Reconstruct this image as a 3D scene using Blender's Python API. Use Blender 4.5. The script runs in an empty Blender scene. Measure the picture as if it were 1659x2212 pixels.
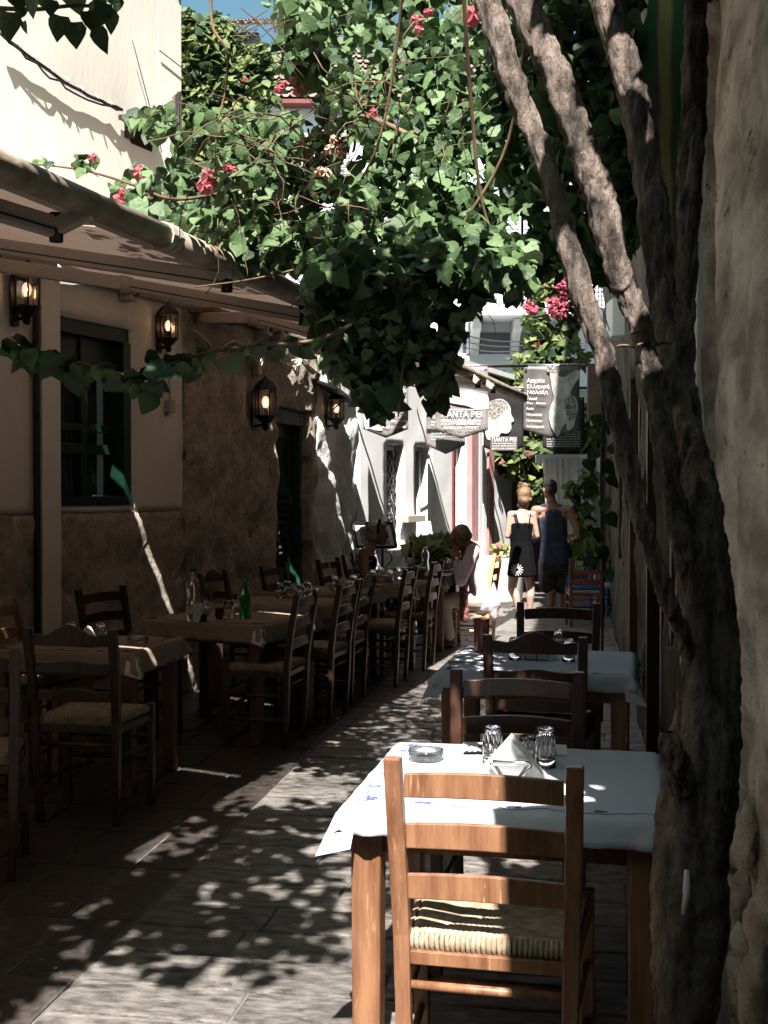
import bpy, bmesh, math, random
import numpy as np
from mathutils import Vector, Matrix, Quaternion
random.seed(7)
rng = np.random.RandomState(11)
SC = bpy.context.scene
COL = SC.collection
R = math.radians
# ------------------------------------------------------------------ camera, sky, sun, exposure
FPX, CX, CY, HZ, CH = 2585.0, 829.5, 1106.0, 1060.0, 1.6
PITCH = math.atan((CY - HZ) / FPX)
cam_d = bpy.data.cameras.new('camera'); cam = bpy.data.objects.new('camera', cam_d); COL.objects.link(cam)
cam.location = (0, 0, CH); cam.rotation_euler = (R(90) - PITCH, 0, 0)
cam_d.sensor_fit = 'HORIZONTAL'; cam_d.sensor_width = 36.0; cam_d.lens = 36.0 * FPX / 1659.0
cam_d.clip_start = 0.05; cam_d.clip_end = 400
SC.camera = cam
SUN = Vector((0.04, 0.72, -1.0)).normalized()          # the way the light travels
world = bpy.data.worlds.new("World"); SC.world = world; world.use_nodes = True
wn = world.node_tree; bg = wn.nodes['Background']
sky = wn.nodes.new('ShaderNodeTexSky'); sky.sky_type = 'NISHITA'; sky.sun_disc = False
sky.sun_elevation = math.asin(-SUN.z); sky.sun_rotation = math.atan2(-SUN.x, -SUN.y)
sky.altitude = 10; sky.air_density = 1.0; sky.dust_density = 2.0; sky.ozone_density = 0.6
wmx = wn.nodes.new('ShaderNodeMix'); wmx.data_type = 'RGBA'; wmx.blend_type = 'MULTIPLY'; wmx.inputs[0].default_value = 1.0
wmx.inputs[7].default_value = (0.92, 1.22, 1.05, 1); wn.links.new(sky.outputs[0], wmx.inputs[6]); wn.links.new(wmx.outputs[2], bg.inputs[0]); bg.inputs[1].default_value = 0.05
sd = bpy.data.lights.new('sun', 'SUN'); so = bpy.data.objects.new('sun', sd); COL.objects.link(so)
sd.energy = 5.0; sd.angle = R(0.53); sd.color = (1.0, 0.955, 0.89)
so.rotation_euler = SUN.to_track_quat('-Z', 'Y').to_euler(); so.location = (0, -5, 12)
SC.view_settings.view_transform = 'Standard'; SC.view_settings.look = 'None'
SC.view_settings.gamma = 1.0; SC.view_settings.use_curve_mapping = False
SC.view_settings.exposure = 1.65
SC.render.engine = 'CYCLES'
SC.cycles.max_bounces = 8; SC.cycles.transparent_max_bounces = 12; SC.cycles.diffuse_bounces = 1
SC.cycles.caustics_reflective = False; SC.cycles.caustics_refractive = False
SC.cycles.use_denoising = True

# ------------------------------------------------------------------ where a point of the place lies
_fw = Vector((0, math.cos(PITCH), -math.sin(PITCH))); _up = Vector((0, math.sin(PITCH), math.cos(PITCH)))
def ray(x, y): return Vector((1, 0, 0)) * ((x - CX) / FPX) + _up * ((CY - y) / FPX) + _fw
def P(x, y, Y):
    d = ray(x, y); return Vector((0, 0, CH)) + d * (Y / d.y)
def PZ(x, y, z):
    d = ray(x, y); return Vector((0, 0, CH)) + d * ((z - CH) / d.z)
def PW(x, y, wall):                                   # on a wall: ((x0, y0), (dx, dy))
    (a, b), (dx, dy) = wall; d = ray(x, y)
    k = (a * dy - b * dx) / (d.x * dy - d.y * dx)
    return Vector((0, 0, CH)) + d * k

# ------------------------------------------------------------------ materials
MATS = {}
def mat(name, col, rough=0.6, metal=0.0, col2=None, scale=6.0, detail=6, bump=0.0, bscale=40.0, stretch=(1, 1, 1), spec=0.5,
        contrast=(0.35, 0.65), bumpdist=0.01, wear=None, wearpos=(0.6, 0.68), wearscale=9.0, coat=0.0, bstretch=None, vary=0.0):
    if name in MATS: return MATS[name]
    m = bpy.data.materials.new(name); m.use_nodes = True; MATS[name] = m
    n = m.node_tree; b = n.nodes['Principled BSDF']
    b.inputs['Base Color'].default_value = (*col, 1); b.inputs['Roughness'].default_value = rough
    b.inputs['Metallic'].default_value = metal; b.inputs['Specular IOR Level'].default_value = spec
    b.inputs['Coat Weight'].default_value = coat
    tc = n.nodes.new('ShaderNodeTexCoord')
    def mp(s):
        q = n.nodes.new('ShaderNodeMapping'); q.inputs['Scale'].default_value = s; n.links.new(tc.outputs['Object'], q.inputs[0]); return q
    oi = n.nodes.new('ShaderNodeObjectInfo')
    m1 = mp(stretch); add = n.nodes.new('ShaderNodeVectorMath'); add.operation = 'ADD'
    sc_ = n.nodes.new('ShaderNodeVectorMath'); sc_.operation = 'SCALE'; sc_.inputs[3].default_value = 7.0
    cb = n.nodes.new('ShaderNodeCombineXYZ')
    for i in range(3): n.links.new(oi.outputs['Random'], cb.inputs[i])
    n.links.new(cb.outputs[0], sc_.inputs[0]); n.links.new(m1.outputs[0], add.inputs[0]); n.links.new(sc_.outputs[0], add.inputs[1])
    last = None
    if col2 is not None:
        t = n.nodes.new('ShaderNodeTexNoise'); t.inputs['Scale'].default_value = scale; t.inputs['Detail'].default_value = detail
        t.inputs['Roughness'].default_value = 0.6
        n.links.new(add.outputs[0], t.inputs[0])
        r = n.nodes.new('ShaderNodeValToRGB'); r.color_ramp.elements[0].position = contrast[0]; r.color_ramp.elements[1].position = contrast[1]
        r.color_ramp.elements[0].color = (*col, 1); r.color_ramp.elements[1].color = (*col2, 1)
        n.links.new(t.outputs[0], r.inputs[0]); last = r.outputs[0]
    if wear is not None:
        t = n.nodes.new('ShaderNodeTexNoise'); t.inputs['Scale'].default_value = wearscale; t.inputs['Detail'].default_value = 8
        t.inputs['Roughness'].default_value = 0.7; n.links.new(add.outputs[0], t.inputs[0])
        r = n.nodes.new('ShaderNodeValToRGB'); r.color_ramp.elements[0].position = wearpos[0]; r.color_ramp.elements[1].position = wearpos[1]
        n.links.new(t.outputs[0], r.inputs[0])
        x = n.nodes.new('ShaderNodeMix'); x.data_type = 'RGBA'; n.links.new(r.outputs[0], x.inputs[0])
        if last is not None: n.links.new(last, x.inputs[6])
        else: x.inputs[6].default_value = (*col, 1)
        x.inputs[7].default_value = (*wear, 1); last = x.outputs[2]
    if vary and last is not None:
        hv = n.nodes.new('ShaderNodeHueSaturation'); mr = n.nodes.new('ShaderNodeMapRange'); mr.inputs[3].default_value = 1 - vary; mr.inputs[4].default_value = 1 + vary
        n.links.new(oi.outputs['Random'], mr.inputs[0]); n.links.new(mr.outputs[0], hv.inputs['Value']); n.links.new(last, hv.inputs['Color']); last = hv.outputs[0]
    if last is not None: n.links.new(last, b.inputs['Base Color'])
    if bump > 0:
        t = n.nodes.new('ShaderNodeTexNoise'); t.inputs['Scale'].default_value = bscale; t.inputs['Detail'].default_value = 8
        t.inputs['Roughness'].default_value = 0.65
        if bstretch: n.links.new(mp(bstretch).outputs[0], t.inputs[0])
        else: n.links.new(add.outputs[0], t.inputs[0])
        bp = n.nodes.new('ShaderNodeBump'); bp.inputs['Strength'].default_value = bump; bp.inputs['Distance'].default_value = bumpdist
        n.links.new(t.outputs[0], bp.inputs['Height']); n.links.new(bp.outputs[0], b.inputs['Normal'])
    return m
def emit(name, col, k):
    m = bpy.data.materials.new(name); m.use_nodes = True; b = m.node_tree.nodes['Principled BSDF']
    b.inputs['Base Color'].default_value = (*col, 1); b.inputs['Emission Color'].default_value = (*col, 1); b.inputs['Emission Strength'].default_value = k
    return m
def glass(name, col, rough=0.0, ior=1.45):
    m = bpy.data.materials.new(name); m.use_nodes = True; b = m.node_tree.nodes['Principled BSDF']
    b.inputs['Base Color'].default_value = (*col, 1); b.inputs['Transmission Weight'].default_value = 1.0
    b.inputs['Roughness'].default_value = rough; b.inputs['IOR'].default_value = ior
    return m
def leafmat(name, c1, c2, trans=0.25, rough=0.42, dead=None):
    m = bpy.data.materials.new(name); m.use_nodes = True; n = m.node_tree; b = n.nodes['Principled BSDF']
    tc = n.nodes.new('ShaderNodeTexCoord'); geo = n.nodes.new('ShaderNodeNewGeometry')
    t = n.nodes.new('ShaderNodeTexNoise'); t.inputs['Scale'].default_value = 5.0; t.inputs['Detail'].default_value = 3
    n.links.new(geo.outputs['Position'], t.inputs[0])
    a = n.nodes.new('ShaderNodeMath'); a.operation = 'ADD'; n.links.new(geo.outputs['Random Per Island'], a.inputs[0]); n.links.new(t.outputs[0], a.inputs[1])
    h = n.nodes.new('ShaderNodeMath'); h.operation = 'MULTIPLY'; h.inputs[1].default_value = 0.5; n.links.new(a.outputs[0], h.inputs[0])
    r = n.nodes.new('ShaderNodeValToRGB'); r.color_ramp.elements[0].position = 0.30; r.color_ramp.elements[1].position = 0.72
    r.color_ramp.elements[0].color = (*c1, 1); r.color_ramp.elements[1].color = (*c2, 1)
    n.links.new(h.outputs[0], r.inputs[0]); n.links.new(r.outputs[0], b.inputs['Base Color'])
    b.inputs['Roughness'].default_value = rough; b.inputs['Specular IOR Level'].default_value = 0.3
    t2 = n.nodes.new('ShaderNodeTexNoise'); t2.inputs['Scale'].default_value = 60; n.links.new(geo.outputs['Position'], t2.inputs[0])
    bp = n.nodes.new('ShaderNodeBump'); bp.inputs['Strength'].default_value = 0.5; bp.inputs['Distance'].default_value = 0.01
    n.links.new(t2.outputs[0], bp.inputs['Height']); n.links.new(bp.outputs[0], b.inputs['Normal'])
    tr = n.nodes.new('ShaderNodeBsdfTranslucent'); n.links.new(r.outputs[0], tr.inputs[0])
    mx = n.nodes.new('ShaderNodeMixShader'); mx.inputs[0].default_value = trans
    n.links.new(b.outputs[0], mx.inputs[1]); n.links.new(tr.outputs[0], mx.inputs[2]); n.links.new(mx.outputs[0], n.nodes['Material Output'].inputs[0])
    return m
def fabric(name, col, trans, col2=None, rough=0.9):
    m = mat(name, col, rough, col2=col2, scale=3.0, bump=0.3, bscale=9, spec=0.1); n = m.node_tree; b = n.nodes['Principled BSDF']
    tr = n.nodes.new('ShaderNodeBsdfTranslucent'); tr.inputs[0].default_value = (*col, 1)
    mx = n.nodes.new('ShaderNodeMixShader'); mx.inputs[0].default_value = trans
    n.links.new(b.outputs[0], mx.inputs[1]); n.links.new(tr.outputs[0], mx.inputs[2]); n.links.new(mx.outputs[0], n.nodes['Material Output'].inputs[0])
    return m

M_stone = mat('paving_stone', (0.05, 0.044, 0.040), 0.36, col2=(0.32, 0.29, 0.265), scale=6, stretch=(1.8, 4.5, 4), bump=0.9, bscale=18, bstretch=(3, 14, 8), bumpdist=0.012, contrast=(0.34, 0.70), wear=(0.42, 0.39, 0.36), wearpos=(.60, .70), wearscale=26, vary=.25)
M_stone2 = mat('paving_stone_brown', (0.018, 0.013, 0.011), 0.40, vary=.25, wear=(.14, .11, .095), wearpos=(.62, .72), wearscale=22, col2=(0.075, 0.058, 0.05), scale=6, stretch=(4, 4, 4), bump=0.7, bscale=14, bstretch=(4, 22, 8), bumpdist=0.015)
M_mortar = mat('paving_mortar', (0.17, 0.155, 0.14), 0.9, col2=(0.08, 0.072, 0.065), scale=8, bump=0.5, bscale=80)
M_cream = mat('cream_render', (0.72, 0.67, 0.59), 0.9, col2=(0.84, 0.80, 0.73), scale=1.3, stretch=(1, 1, 0.35), bump=0.25, bscale=28, bumpdist=0.01, wear=(0.58, 0.48, 0.38), wearpos=(0.66, 0.8), wearscale=2.4)
M_plaster = mat('rough_plaster', (0.42, 0.36, 0.29), 0.95, col2=(0.70, 0.62, 0.51), scale=12, bump=1.0, bscale=26, bumpdist=0.06, bstretch=(1.6, 1.6, 0.8))
M_plasterw = mat('rough_whitewash', (0.72, 0.71, 0.70), 0.95, col2=(0.86, 0.86, 0.86), scale=3.0, bump=0.9, bscale=15, bumpdist=0.04, bstretch=(1.6, 1.6, 0.8))
M_white = mat('white_wall_paint', (0.78, 0.78, 0.78), 0.85, col2=(0.84, 0.84, 0.84), scale=1.6, bump=0.15, bscale=18, wear=(0.6, 0.59, 0.58), wearpos=(0.66, 0.8), wearscale=3)
M_bluew = mat('bluish_white_paint', (0.74, 0.76, 0.82), 0.85, col2=(0.82, 0.83, 0.87), scale=1.2, bump=0.12, bscale=15)
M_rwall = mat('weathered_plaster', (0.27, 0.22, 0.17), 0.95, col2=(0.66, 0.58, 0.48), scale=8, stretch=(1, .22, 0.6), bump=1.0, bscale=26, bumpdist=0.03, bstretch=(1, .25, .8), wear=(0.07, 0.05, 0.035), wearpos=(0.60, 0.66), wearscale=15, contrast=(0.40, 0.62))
M_green = mat('green_gloss_paint', (0.004, 0.022, 0.014), 0.32, col2=(0.008, 0.038, 0.024), scale=12, bump=0.25, bscale=30, wear=(0.04, 0.055, 0.045), wearpos=(0.72, 0.8))
M_doorg = mat('lit_green_door_paint', (0.012, 0.055, 0.035), 0.3, col2=(0.02, 0.09, 0.055), scale=12, bump=0.25, bscale=30)  # lighter copy of the window green, the door's light put into the colour
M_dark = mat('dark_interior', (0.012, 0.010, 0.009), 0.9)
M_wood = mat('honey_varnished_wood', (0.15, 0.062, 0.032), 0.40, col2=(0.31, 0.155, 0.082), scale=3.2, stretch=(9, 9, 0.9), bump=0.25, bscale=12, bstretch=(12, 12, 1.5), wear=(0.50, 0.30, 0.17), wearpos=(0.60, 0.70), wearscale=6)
M_wood2 = mat('dark_shaded_wood', (0.024, 0.010, 0.006), 0.34, col2=(0.06, 0.025, 0.014), scale=3.2, stretch=(9, 9, 0.9), bump=0.25, bscale=12, bstretch=(12, 12, 1.5), wear=(0.16, 0.085, 0.05), wearpos=(0.72, 0.8), wearscale=5)  # chair wood darkened to hold the shade of the rows; doors share it
M_wood3 = mat('brown_wood_side_table', (0.10, 0.05, 0.04), 0.45, col2=(0.16, 0.085, 0.065), scale=3.0, stretch=(9, 9, 0.9), bump=0.2, bscale=12)
M_pine = mat('pale_pine_wood', (0.55, 0.33, 0.15), 0.45, col2=(0.70, 0.48, 0.25), scale=3.0, stretch=(9, 9, 0.9), bump=0.2, bscale=12)
M_redp = mat('brick_red_paint', (0.13, 0.025, 0.022), 0.5, col2=(0.19, 0.04, 0.034), scale=6)
M_bluep = mat('blue_paint', (0.03, 0.10, 0.30), 0.5)
M_rwalld = mat('shade_dark_plaster', (0.05, 0.04, 0.03), 0.95, col2=(0.17, 0.14, 0.11), scale=5, stretch=(1, 1, .4), bump=1.0, bscale=24, bumpdist=0.03)  # long wall's plaster with its deep shade put into the colour
M_bannerp = mat('pale_grey_vinyl_banner', (0.17, 0.15, 0.148), 0.55, col2=(0.26, 0.235, 0.23), scale=5, bump=0.3, bscale=4, bumpdist=0.03)
M_rush = mat('woven_rush', (0.26, 0.185, 0.115), 0.85, col2=(0.45, 0.36, 0.26), scale=30, bump=0.4, bscale=120, bumpdist=0.004)
M_bark = mat('bougainvillea_bark', (0.055, 0.042, 0.034), 0.92, col2=(0.35, 0.27, 0.225), scale=26, stretch=(1, 1, 0.22), bump=1.0, bscale=48, bumpdist=0.05, bstretch=(1, 1, 0.3), wear=(0.035, 0.022, 0.017), wearpos=(0.56, 0.66), wearscale=17, contrast=(.38,.6))
M_twig = mat('reddish_twig', (0.07, 0.035, 0.022), 0.85, col2=(0.20, 0.13, 0.07), scale=8)
M_leaf = leafmat('bougainvillea_leaf', (0.018, 0.042, 0.013), (0.130, 0.205, 0.085), 0.14, 0.52)
M_leafd = leafmat('ivy_leaf', (0.022, 0.05, 0.018), (0.19, 0.23, 0.075), 0.2, 0.6)
M_leafp = leafmat('pale_shrub_leaf', (0.10, 0.17, 0.05), (0.35, 0.30, 0.12), 0.25)
M_bract = leafmat('red_bract', (0.46, 0.09, 0.12), (0.58, 0.24, 0.27), 0.4, 0.7)
M_pink = leafmat('magenta_bract', (0.34, 0.05, 0.085), (0.50, 0.15, 0.20), 0.35, 0.7)
M_awn = fabric('awning_canvas', (0.60, 0.50, 0.44), 0.38, col2=(0.65, 0.55, 0.49))
M_alu = mat('beige_coated_aluminium', (0.52, 0.45, 0.39), 0.45, 0.1, col2=(0.46, 0.39, 0.33), scale=4)
M_tube = mat('sun_bleached_tube', (0.45, 0.37, 0.30), 0.7, col2=(0.24, 0.18, 0.13), scale=7, bump=0.3, bscale=30)
M_iron = mat('black_cast_iron', (0.012, 0.011, 0.011), 0.45, 0.3, bump=0.15, bscale=60)
M_clothw = mat('white_table_linen', (0.50, 0.52, 0.59), 0.85, col2=(0.56, 0.575, 0.635), scale=3, bump=0.25, bscale=7, bumpdist=0.02, spec=0.15)
M_clothb = mat('beige_table_linen', (0.27, 0.21, 0.165), 0.85, col2=(0.33, 0.26, 0.205), scale=3, bump=0.25, bscale=7, bumpdist=0.02, spec=0.15)
M_stb = mat('blue_embroidery', (0.10, 0.13, 0.33), 0.9)
M_std = mat('dark_embroidery', (0.035, 0.018, 0.014), 0.9)
M_paper = mat('paper_napkin', (0.72, 0.71, 0.68), 0.9, bump=0.3, bscale=50)
M_steel = mat('brushed_steel', (0.55, 0.54, 0.52), 0.25, 1.0)
def thin_glass(name, col, edge):
    m = bpy.data.materials.new(name); m.use_nodes = True; n = m.node_tree; lw = n.nodes.new('ShaderNodeLayerWeight'); lw.inputs[0].default_value = .45
    r = n.nodes.new('ShaderNodeValToRGB'); r.color_ramp.elements[0].position = .25; r.color_ramp.elements[0].color = (*col, 1); r.color_ramp.elements[1].color = (*edge, 1); n.links.new(lw.outputs['Facing'], r.inputs[0])
    t = n.nodes.new('ShaderNodeBsdfTransparent'); n.links.new(r.outputs[0], t.inputs[0]); g = n.nodes.new('ShaderNodeBsdfGlossy'); g.inputs['Roughness'].default_value = .04
    mx = n.nodes.new('ShaderNodeMixShader'); mu = n.nodes.new('ShaderNodeMath'); mu.operation = 'MULTIPLY_ADD'; mu.inputs[1].default_value = .75; mu.inputs[2].default_value = .05; n.links.new(lw.outputs['Fresnel'], mu.inputs[0])
    n.links.new(mu.outputs[0], mx.inputs[0]); n.links.new(t.outputs[0], mx.inputs[1]); n.links.new(g.outputs[0], mx.inputs[2]); n.links.new(mx.outputs[0], n.nodes['Material Output'].inputs[0]); return m
M_tglass = thin_glass('thin_clear_glass', (.93, .95, .95), (.40, .43, .43))
M_glass = glass('clear_glass', (0.97, 0.98, 0.98))
M_gglass = glass('green_bottle_glass', (0.02, 0.32, 0.06))
M_wglass = glass('olive_bottle_glass', (0.07, 0.06, 0.015))
M_pane = mat('window_glass', (0.03, 0.035, 0.04), 0.05, spec=0.8)
M_skin = mat('skin', (0.42, 0.25, 0.19), 0.55, col2=(0.50, 0.31, 0.24), scale=5)
M_skin2 = mat('tanned_skin', (0.26, 0.13, 0.085), 0.55, col2=(0.33, 0.175, 0.115), scale=5)
M_black = mat('black_cloth', (0.005, 0.005, 0.006), 0.95, bump=0.5, bscale=14, spec=0.08)
M_shirt = mat('pale_pink_shirt', (0.62, 0.50, 0.55), 0.9, col2=(0.68, 0.57, 0.61), scale=5, bump=0.7, bscale=9, bumpdist=0.03)
M_trous = mat('beige_trousers', (0.46, 0.40, 0.33), 0.9, bump=0.6, bscale=10, bumpdist=0.02)
M_navy = mat('navy_blue_vest', (0.012, 0.014, 0.032), 0.9, col2=(0.035, 0.04, 0.075), scale=12, bump=0.6, bscale=9, bumpdist=0.02)
M_short = mat('dark_floral_shorts', (0.008, 0.009, 0.008), 0.9, col2=(0.04, 0.02, 0.017), scale=16, contrast=(0.5, 0.6))
M_scarf = mat('dark_red_paisley_scarf', (0.09, 0.02, 0.02), 0.9, col2=(0.26, 0.12, 0.10), scale=28, contrast=(0.5, 0.56))
M_hairb = mat('blond_hair', (0.09, 0.045, 0.02), 0.6, col2=(0.27, 0.16, 0.09), scale=14, bump=1, bscale=30, bumpdist=0.02)
M_haird = mat('dark_brown_hair', (0.02, 0.013, 0.009), 0.6, bump=0.8, bscale=50, bumpdist=0.01)
M_hairg = mat('grey_blond_hair', (0.22, 0.17, 0.12), 0.6, col2=(0.42, 0.36, 0.28), scale=20, bump=0.8, bscale=40, bumpdist=0.01)
M_banner = mat('grey_vinyl_banner', (0.075, 0.064, 0.062), 0.5, col2=(0.15, 0.13, 0.128), scale=5, bump=0.3, bscale=4, bumpdist=0.03)
M_bannerd = mat('dark_vinyl_banner', (0.014, 0.012, 0.012), 0.5, bump=0.2, bscale=4)
M_print = mat('white_print', (0.80, 0.79, 0.78), 0.7)
M_stat = mat('pale_marble_print', (0.30, 0.275, 0.26), 0.7, col2=(0.62, 0.58, 0.55), scale=6, detail=2)
M_statd = mat('grey_marble_print', (0.08, 0.07, 0.065), 0.7, col2=(0.34, 0.31, 0.29), scale=34, contrast=(.42,.58))
M_terra = mat('terracotta', (0.42, 0.20, 0.12), 0.85, col2=(0.58, 0.42, 0.33), scale=5)
M_tile = mat('faded_roof_tile', (0.15, 0.09, 0.07), 0.9, col2=(0.30, 0.23, 0.195), scale=7, bump=0.3, bscale=20)
M_pinkt = mat('dusty_pink_paint', (0.40, 0.20, 0.20), 0.6, col2=(0.48, 0.27, 0.27), scale=5)
M_maroon = mat('maroon_plastic', (0.17, 0.03, 0.022), 0.35)
M_sheet = fabric('translucent_white_sheet', (0.62, 0.62, 0.60), 0.5)
M_lampglow = emit('warm_filament', (1.0, 0.62, 0.30), 14.0)
M_bulb = emit('glowing_bulb', (1.0, 0.60, 0.30), 1.3)
M_lampglass = mat('amber_lit_lantern_glass', (0.5, 0.4, 0.33), 0.15)

# ------------------------------------------------------------------ mesh collecting
def rotz(a): return Matrix.Rotation(a, 3, 'Z')
class MB:
    def __init__(s): s.v = []; s.f = []
    def add(s, vs, fs):
        k = len(s.v); s.v += [tuple(v) for v in vs]; s.f += [tuple(i + k for i in f) for f in fs]; return s
    def box(s, c, size, rot=None, taper=1.0):
        c = Vector(c); hx, hy, hz = [q / 2 for q in size]; vs = []
        for z in (-1, 1):
            t = taper if z > 0 else 1.0
            for x, y in ((-1, -1), (1, -1), (1, 1), (-1, 1)):
                p = Vector((x * hx * t, y * hy * t, z * hz)); vs.append(c + (rot @ p if rot else p))
        return s.add(vs, [(3, 2, 1, 0), (4, 5, 6, 7), (0, 1, 5, 4), (1, 2, 6, 5), (2, 3, 7, 6), (3, 0, 4, 7)])
    def beam(s, a, b, w, h, up=(0, 0, 1)):
        a = Vector(a); b = Vector(b); d = (b - a); L = d.length; d.normalize()
        x = d.cross(Vector(up)); x = x.normalized() if x.length > 1e-5 else Vector((1, 0, 0)); z = x.cross(d)
        m = Matrix((x, d, z)).transposed()
        return s.box((a + b) / 2, (w, L, h), m)
    def tube(s, pts, r, n=8, cap=True, wob=0.0):
        pts = [Vector(p) for p in pts]; k = len(pts); rs = r if hasattr(r, '__len__') else [r] * k
        vs = []; fs = []; prev = None
        for i, p in enumerate(pts):
            t = (pts[min(i + 1, k - 1)] - pts[max(i - 1, 0)]).normalized()
            if prev is None:
                a = Vector((0, 0, 1)) if abs(t.z) < 0.9 else Vector((1, 0, 0)); x = t.cross(a).normalized()
            else:
                x = prev - t * prev.dot(t); x.normalize()
            prev = x; y = t.cross(x)
            for j in range(n):
                an = 2 * math.pi * j / n; rr = rs[i] * (1 + (random.uniform(-wob, wob) if wob else 0))
                vs.append(p + (x * math.cos(an) + y * math.sin(an)) * rr)
        for i in range(k - 1):
            for j in range(n):
                fs.append((i * n + j, i * n + (j + 1) % n, (i + 1) * n + (j + 1) % n, (i + 1) * n + j))
        if cap: fs.append(tuple(range(n))[::-1]); fs.append(tuple((k - 1) * n + j for j in range(n)))
        return s.add(vs, fs)
    def lathe(s, prof, c=(0, 0, 0), n=16, close=False):
        c = Vector(c); vs = []; fs = []; k = len(prof)
        for r, z in prof:
            for j in range(n):
                a = 2 * math.pi * j / n; vs.append(c + Vector((r * math.cos(a), r * math.sin(a), z)))
        for i in range(k - 1):
            for j in range(n): fs.append((i * n + j, i * n + (j + 1) % n, (i + 1) * n + (j + 1) % n, (i + 1) * n + j))
        if prof[0][0] > 1e-4: fs.append(tuple(range(n))[::-1])
        if prof[-1][0] > 1e-4 and not close: fs.append(tuple((k - 1) * n + j for j in range(n)))
        return s.add(vs, fs)
    def prism(s, poly, a, b):                       # poly of 3D points, moved by vector b-a
        poly = [Vector(p) for p in poly]; d = Vector(b) - Vector(a); k = len(poly)
        vs = poly + [p + d for p in poly]
        fs = [tuple(range(k))[::-1], tuple(range(k, 2 * k))] + [(i, (i + 1) % k, k + (i + 1) % k, k + i) for i in range(k)]
        return s.add(vs, fs)
    def grid(s, fn, nu, nv):
        vs = [fn(i / nu, j / nv) for j in range(nv + 1) for i in range(nu + 1)]
        fs = [(j * (nu + 1) + i, j * (nu + 1) + i + 1, (j + 1) * (nu + 1) + i + 1, (j + 1) * (nu + 1) + i) for j in range(nv) for i in range(nu)]
        return s.add(vs, fs)
    def mesh(s, name, m, smooth=False, off=(0, 0, 0)):
        me = bpy.data.meshes.new(name); ox, oy, oz = off
        me.from_pydata([(x - ox, y - oy, z - oz) for x, y, z in s.v], [], s.f)
        me.materials.append(m)
        if smooth: me.shade_smooth()
        return me
def base(parent):
    o = Vector((0, 0, 0))
    while parent is not None: o += parent.location; parent = parent.parent
    return o
def obj(name, mb, m, parent=None, smooth=False, local=False, bev=0.0, solid=0.0, kind=None, sub=0, auto=None):
    off = (0, 0, 0) if (local or parent is None) else base(parent)
    o = bpy.data.objects.new(name, mb.mesh(name, m, smooth, off)); COL.objects.link(o)
    if parent is not None: o.parent = parent
    if solid: q = o.modifiers.new('solid', 'SOLIDIFY'); q.thickness = solid; q.offset = 0
    if bev: q = o.modifiers.new('bevel', 'BEVEL'); q.width = bev; q.segments = 2; q.limit_method = 'ANGLE'
    if sub: q = o.modifiers.new('sub', 'SUBSURF'); q.levels = sub; q.render_levels = sub
    if kind: o['kind'] = kind
    return o
def tag(o, label=None, cat=None, group=None, kind=None):
    if label: o['label'] = label
    if cat: o['category'] = cat
    if group: o['group'] = group
    if kind: o['kind'] = kind
    return o
def thing(name, label, cat, loc=(0, 0, 0), rz=0.0, group=None):
    o = bpy.data.objects.new(name, None); COL.objects.link(o); o.location = loc; o.rotation_euler = (0, 0, rz)
    o.empty_display_size = 0.1
    return tag(o, label, cat, group)
def dup(root, loc, rz, label, group=None):
    r = root.copy(); COL.objects.link(r); r.location = loc; r.rotation_euler = (0, 0, rz); r['label'] = label
    if group: r['group'] = group
    for ch in list(root.children):
        c = ch.copy(); COL.objects.link(c); c.parent = r
        for g in list(ch.children):
            d = g.copy(); COL.objects.link(d); d.parent = c
    return r
def text(body, size, loc, parent, m=None, width=None, align='LEFT', name='lettering', rot=(R(90), 0, 0), shear=0.0, space=1.0):
    cu = bpy.data.curves.new(name, 'FONT'); cu.body = body; cu.size = size; cu.align_x = align; cu.extrude = 0.0008; cu.resolution_u = 2
    cu.shear = shear; cu.space_line = space
    to = bpy.data.objects.new(name, cu); COL.objects.link(to)
    dg = bpy.context.evaluated_depsgraph_get(); me = bpy.data.meshes.new_from_object(to.evaluated_get(dg))
    COL.objects.unlink(to); bpy.data.objects.remove(to)
    xs = [v.co.x for v in me.vertices]
    if width and xs:
        k = width / (max(xs) - min(xs))
        for v in me.vertices: v.co.x *= k
    me.materials.clear(); me.materials.append(m or M_print)
    o = bpy.data.objects.new(name, me); COL.objects.link(o); o.parent = parent
    o.location = Vector(loc) - (base(parent) if parent else Vector((0, 0, 0))); o.rotation_euler = rot
    return o
from mathutils import noise as NZ
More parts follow.
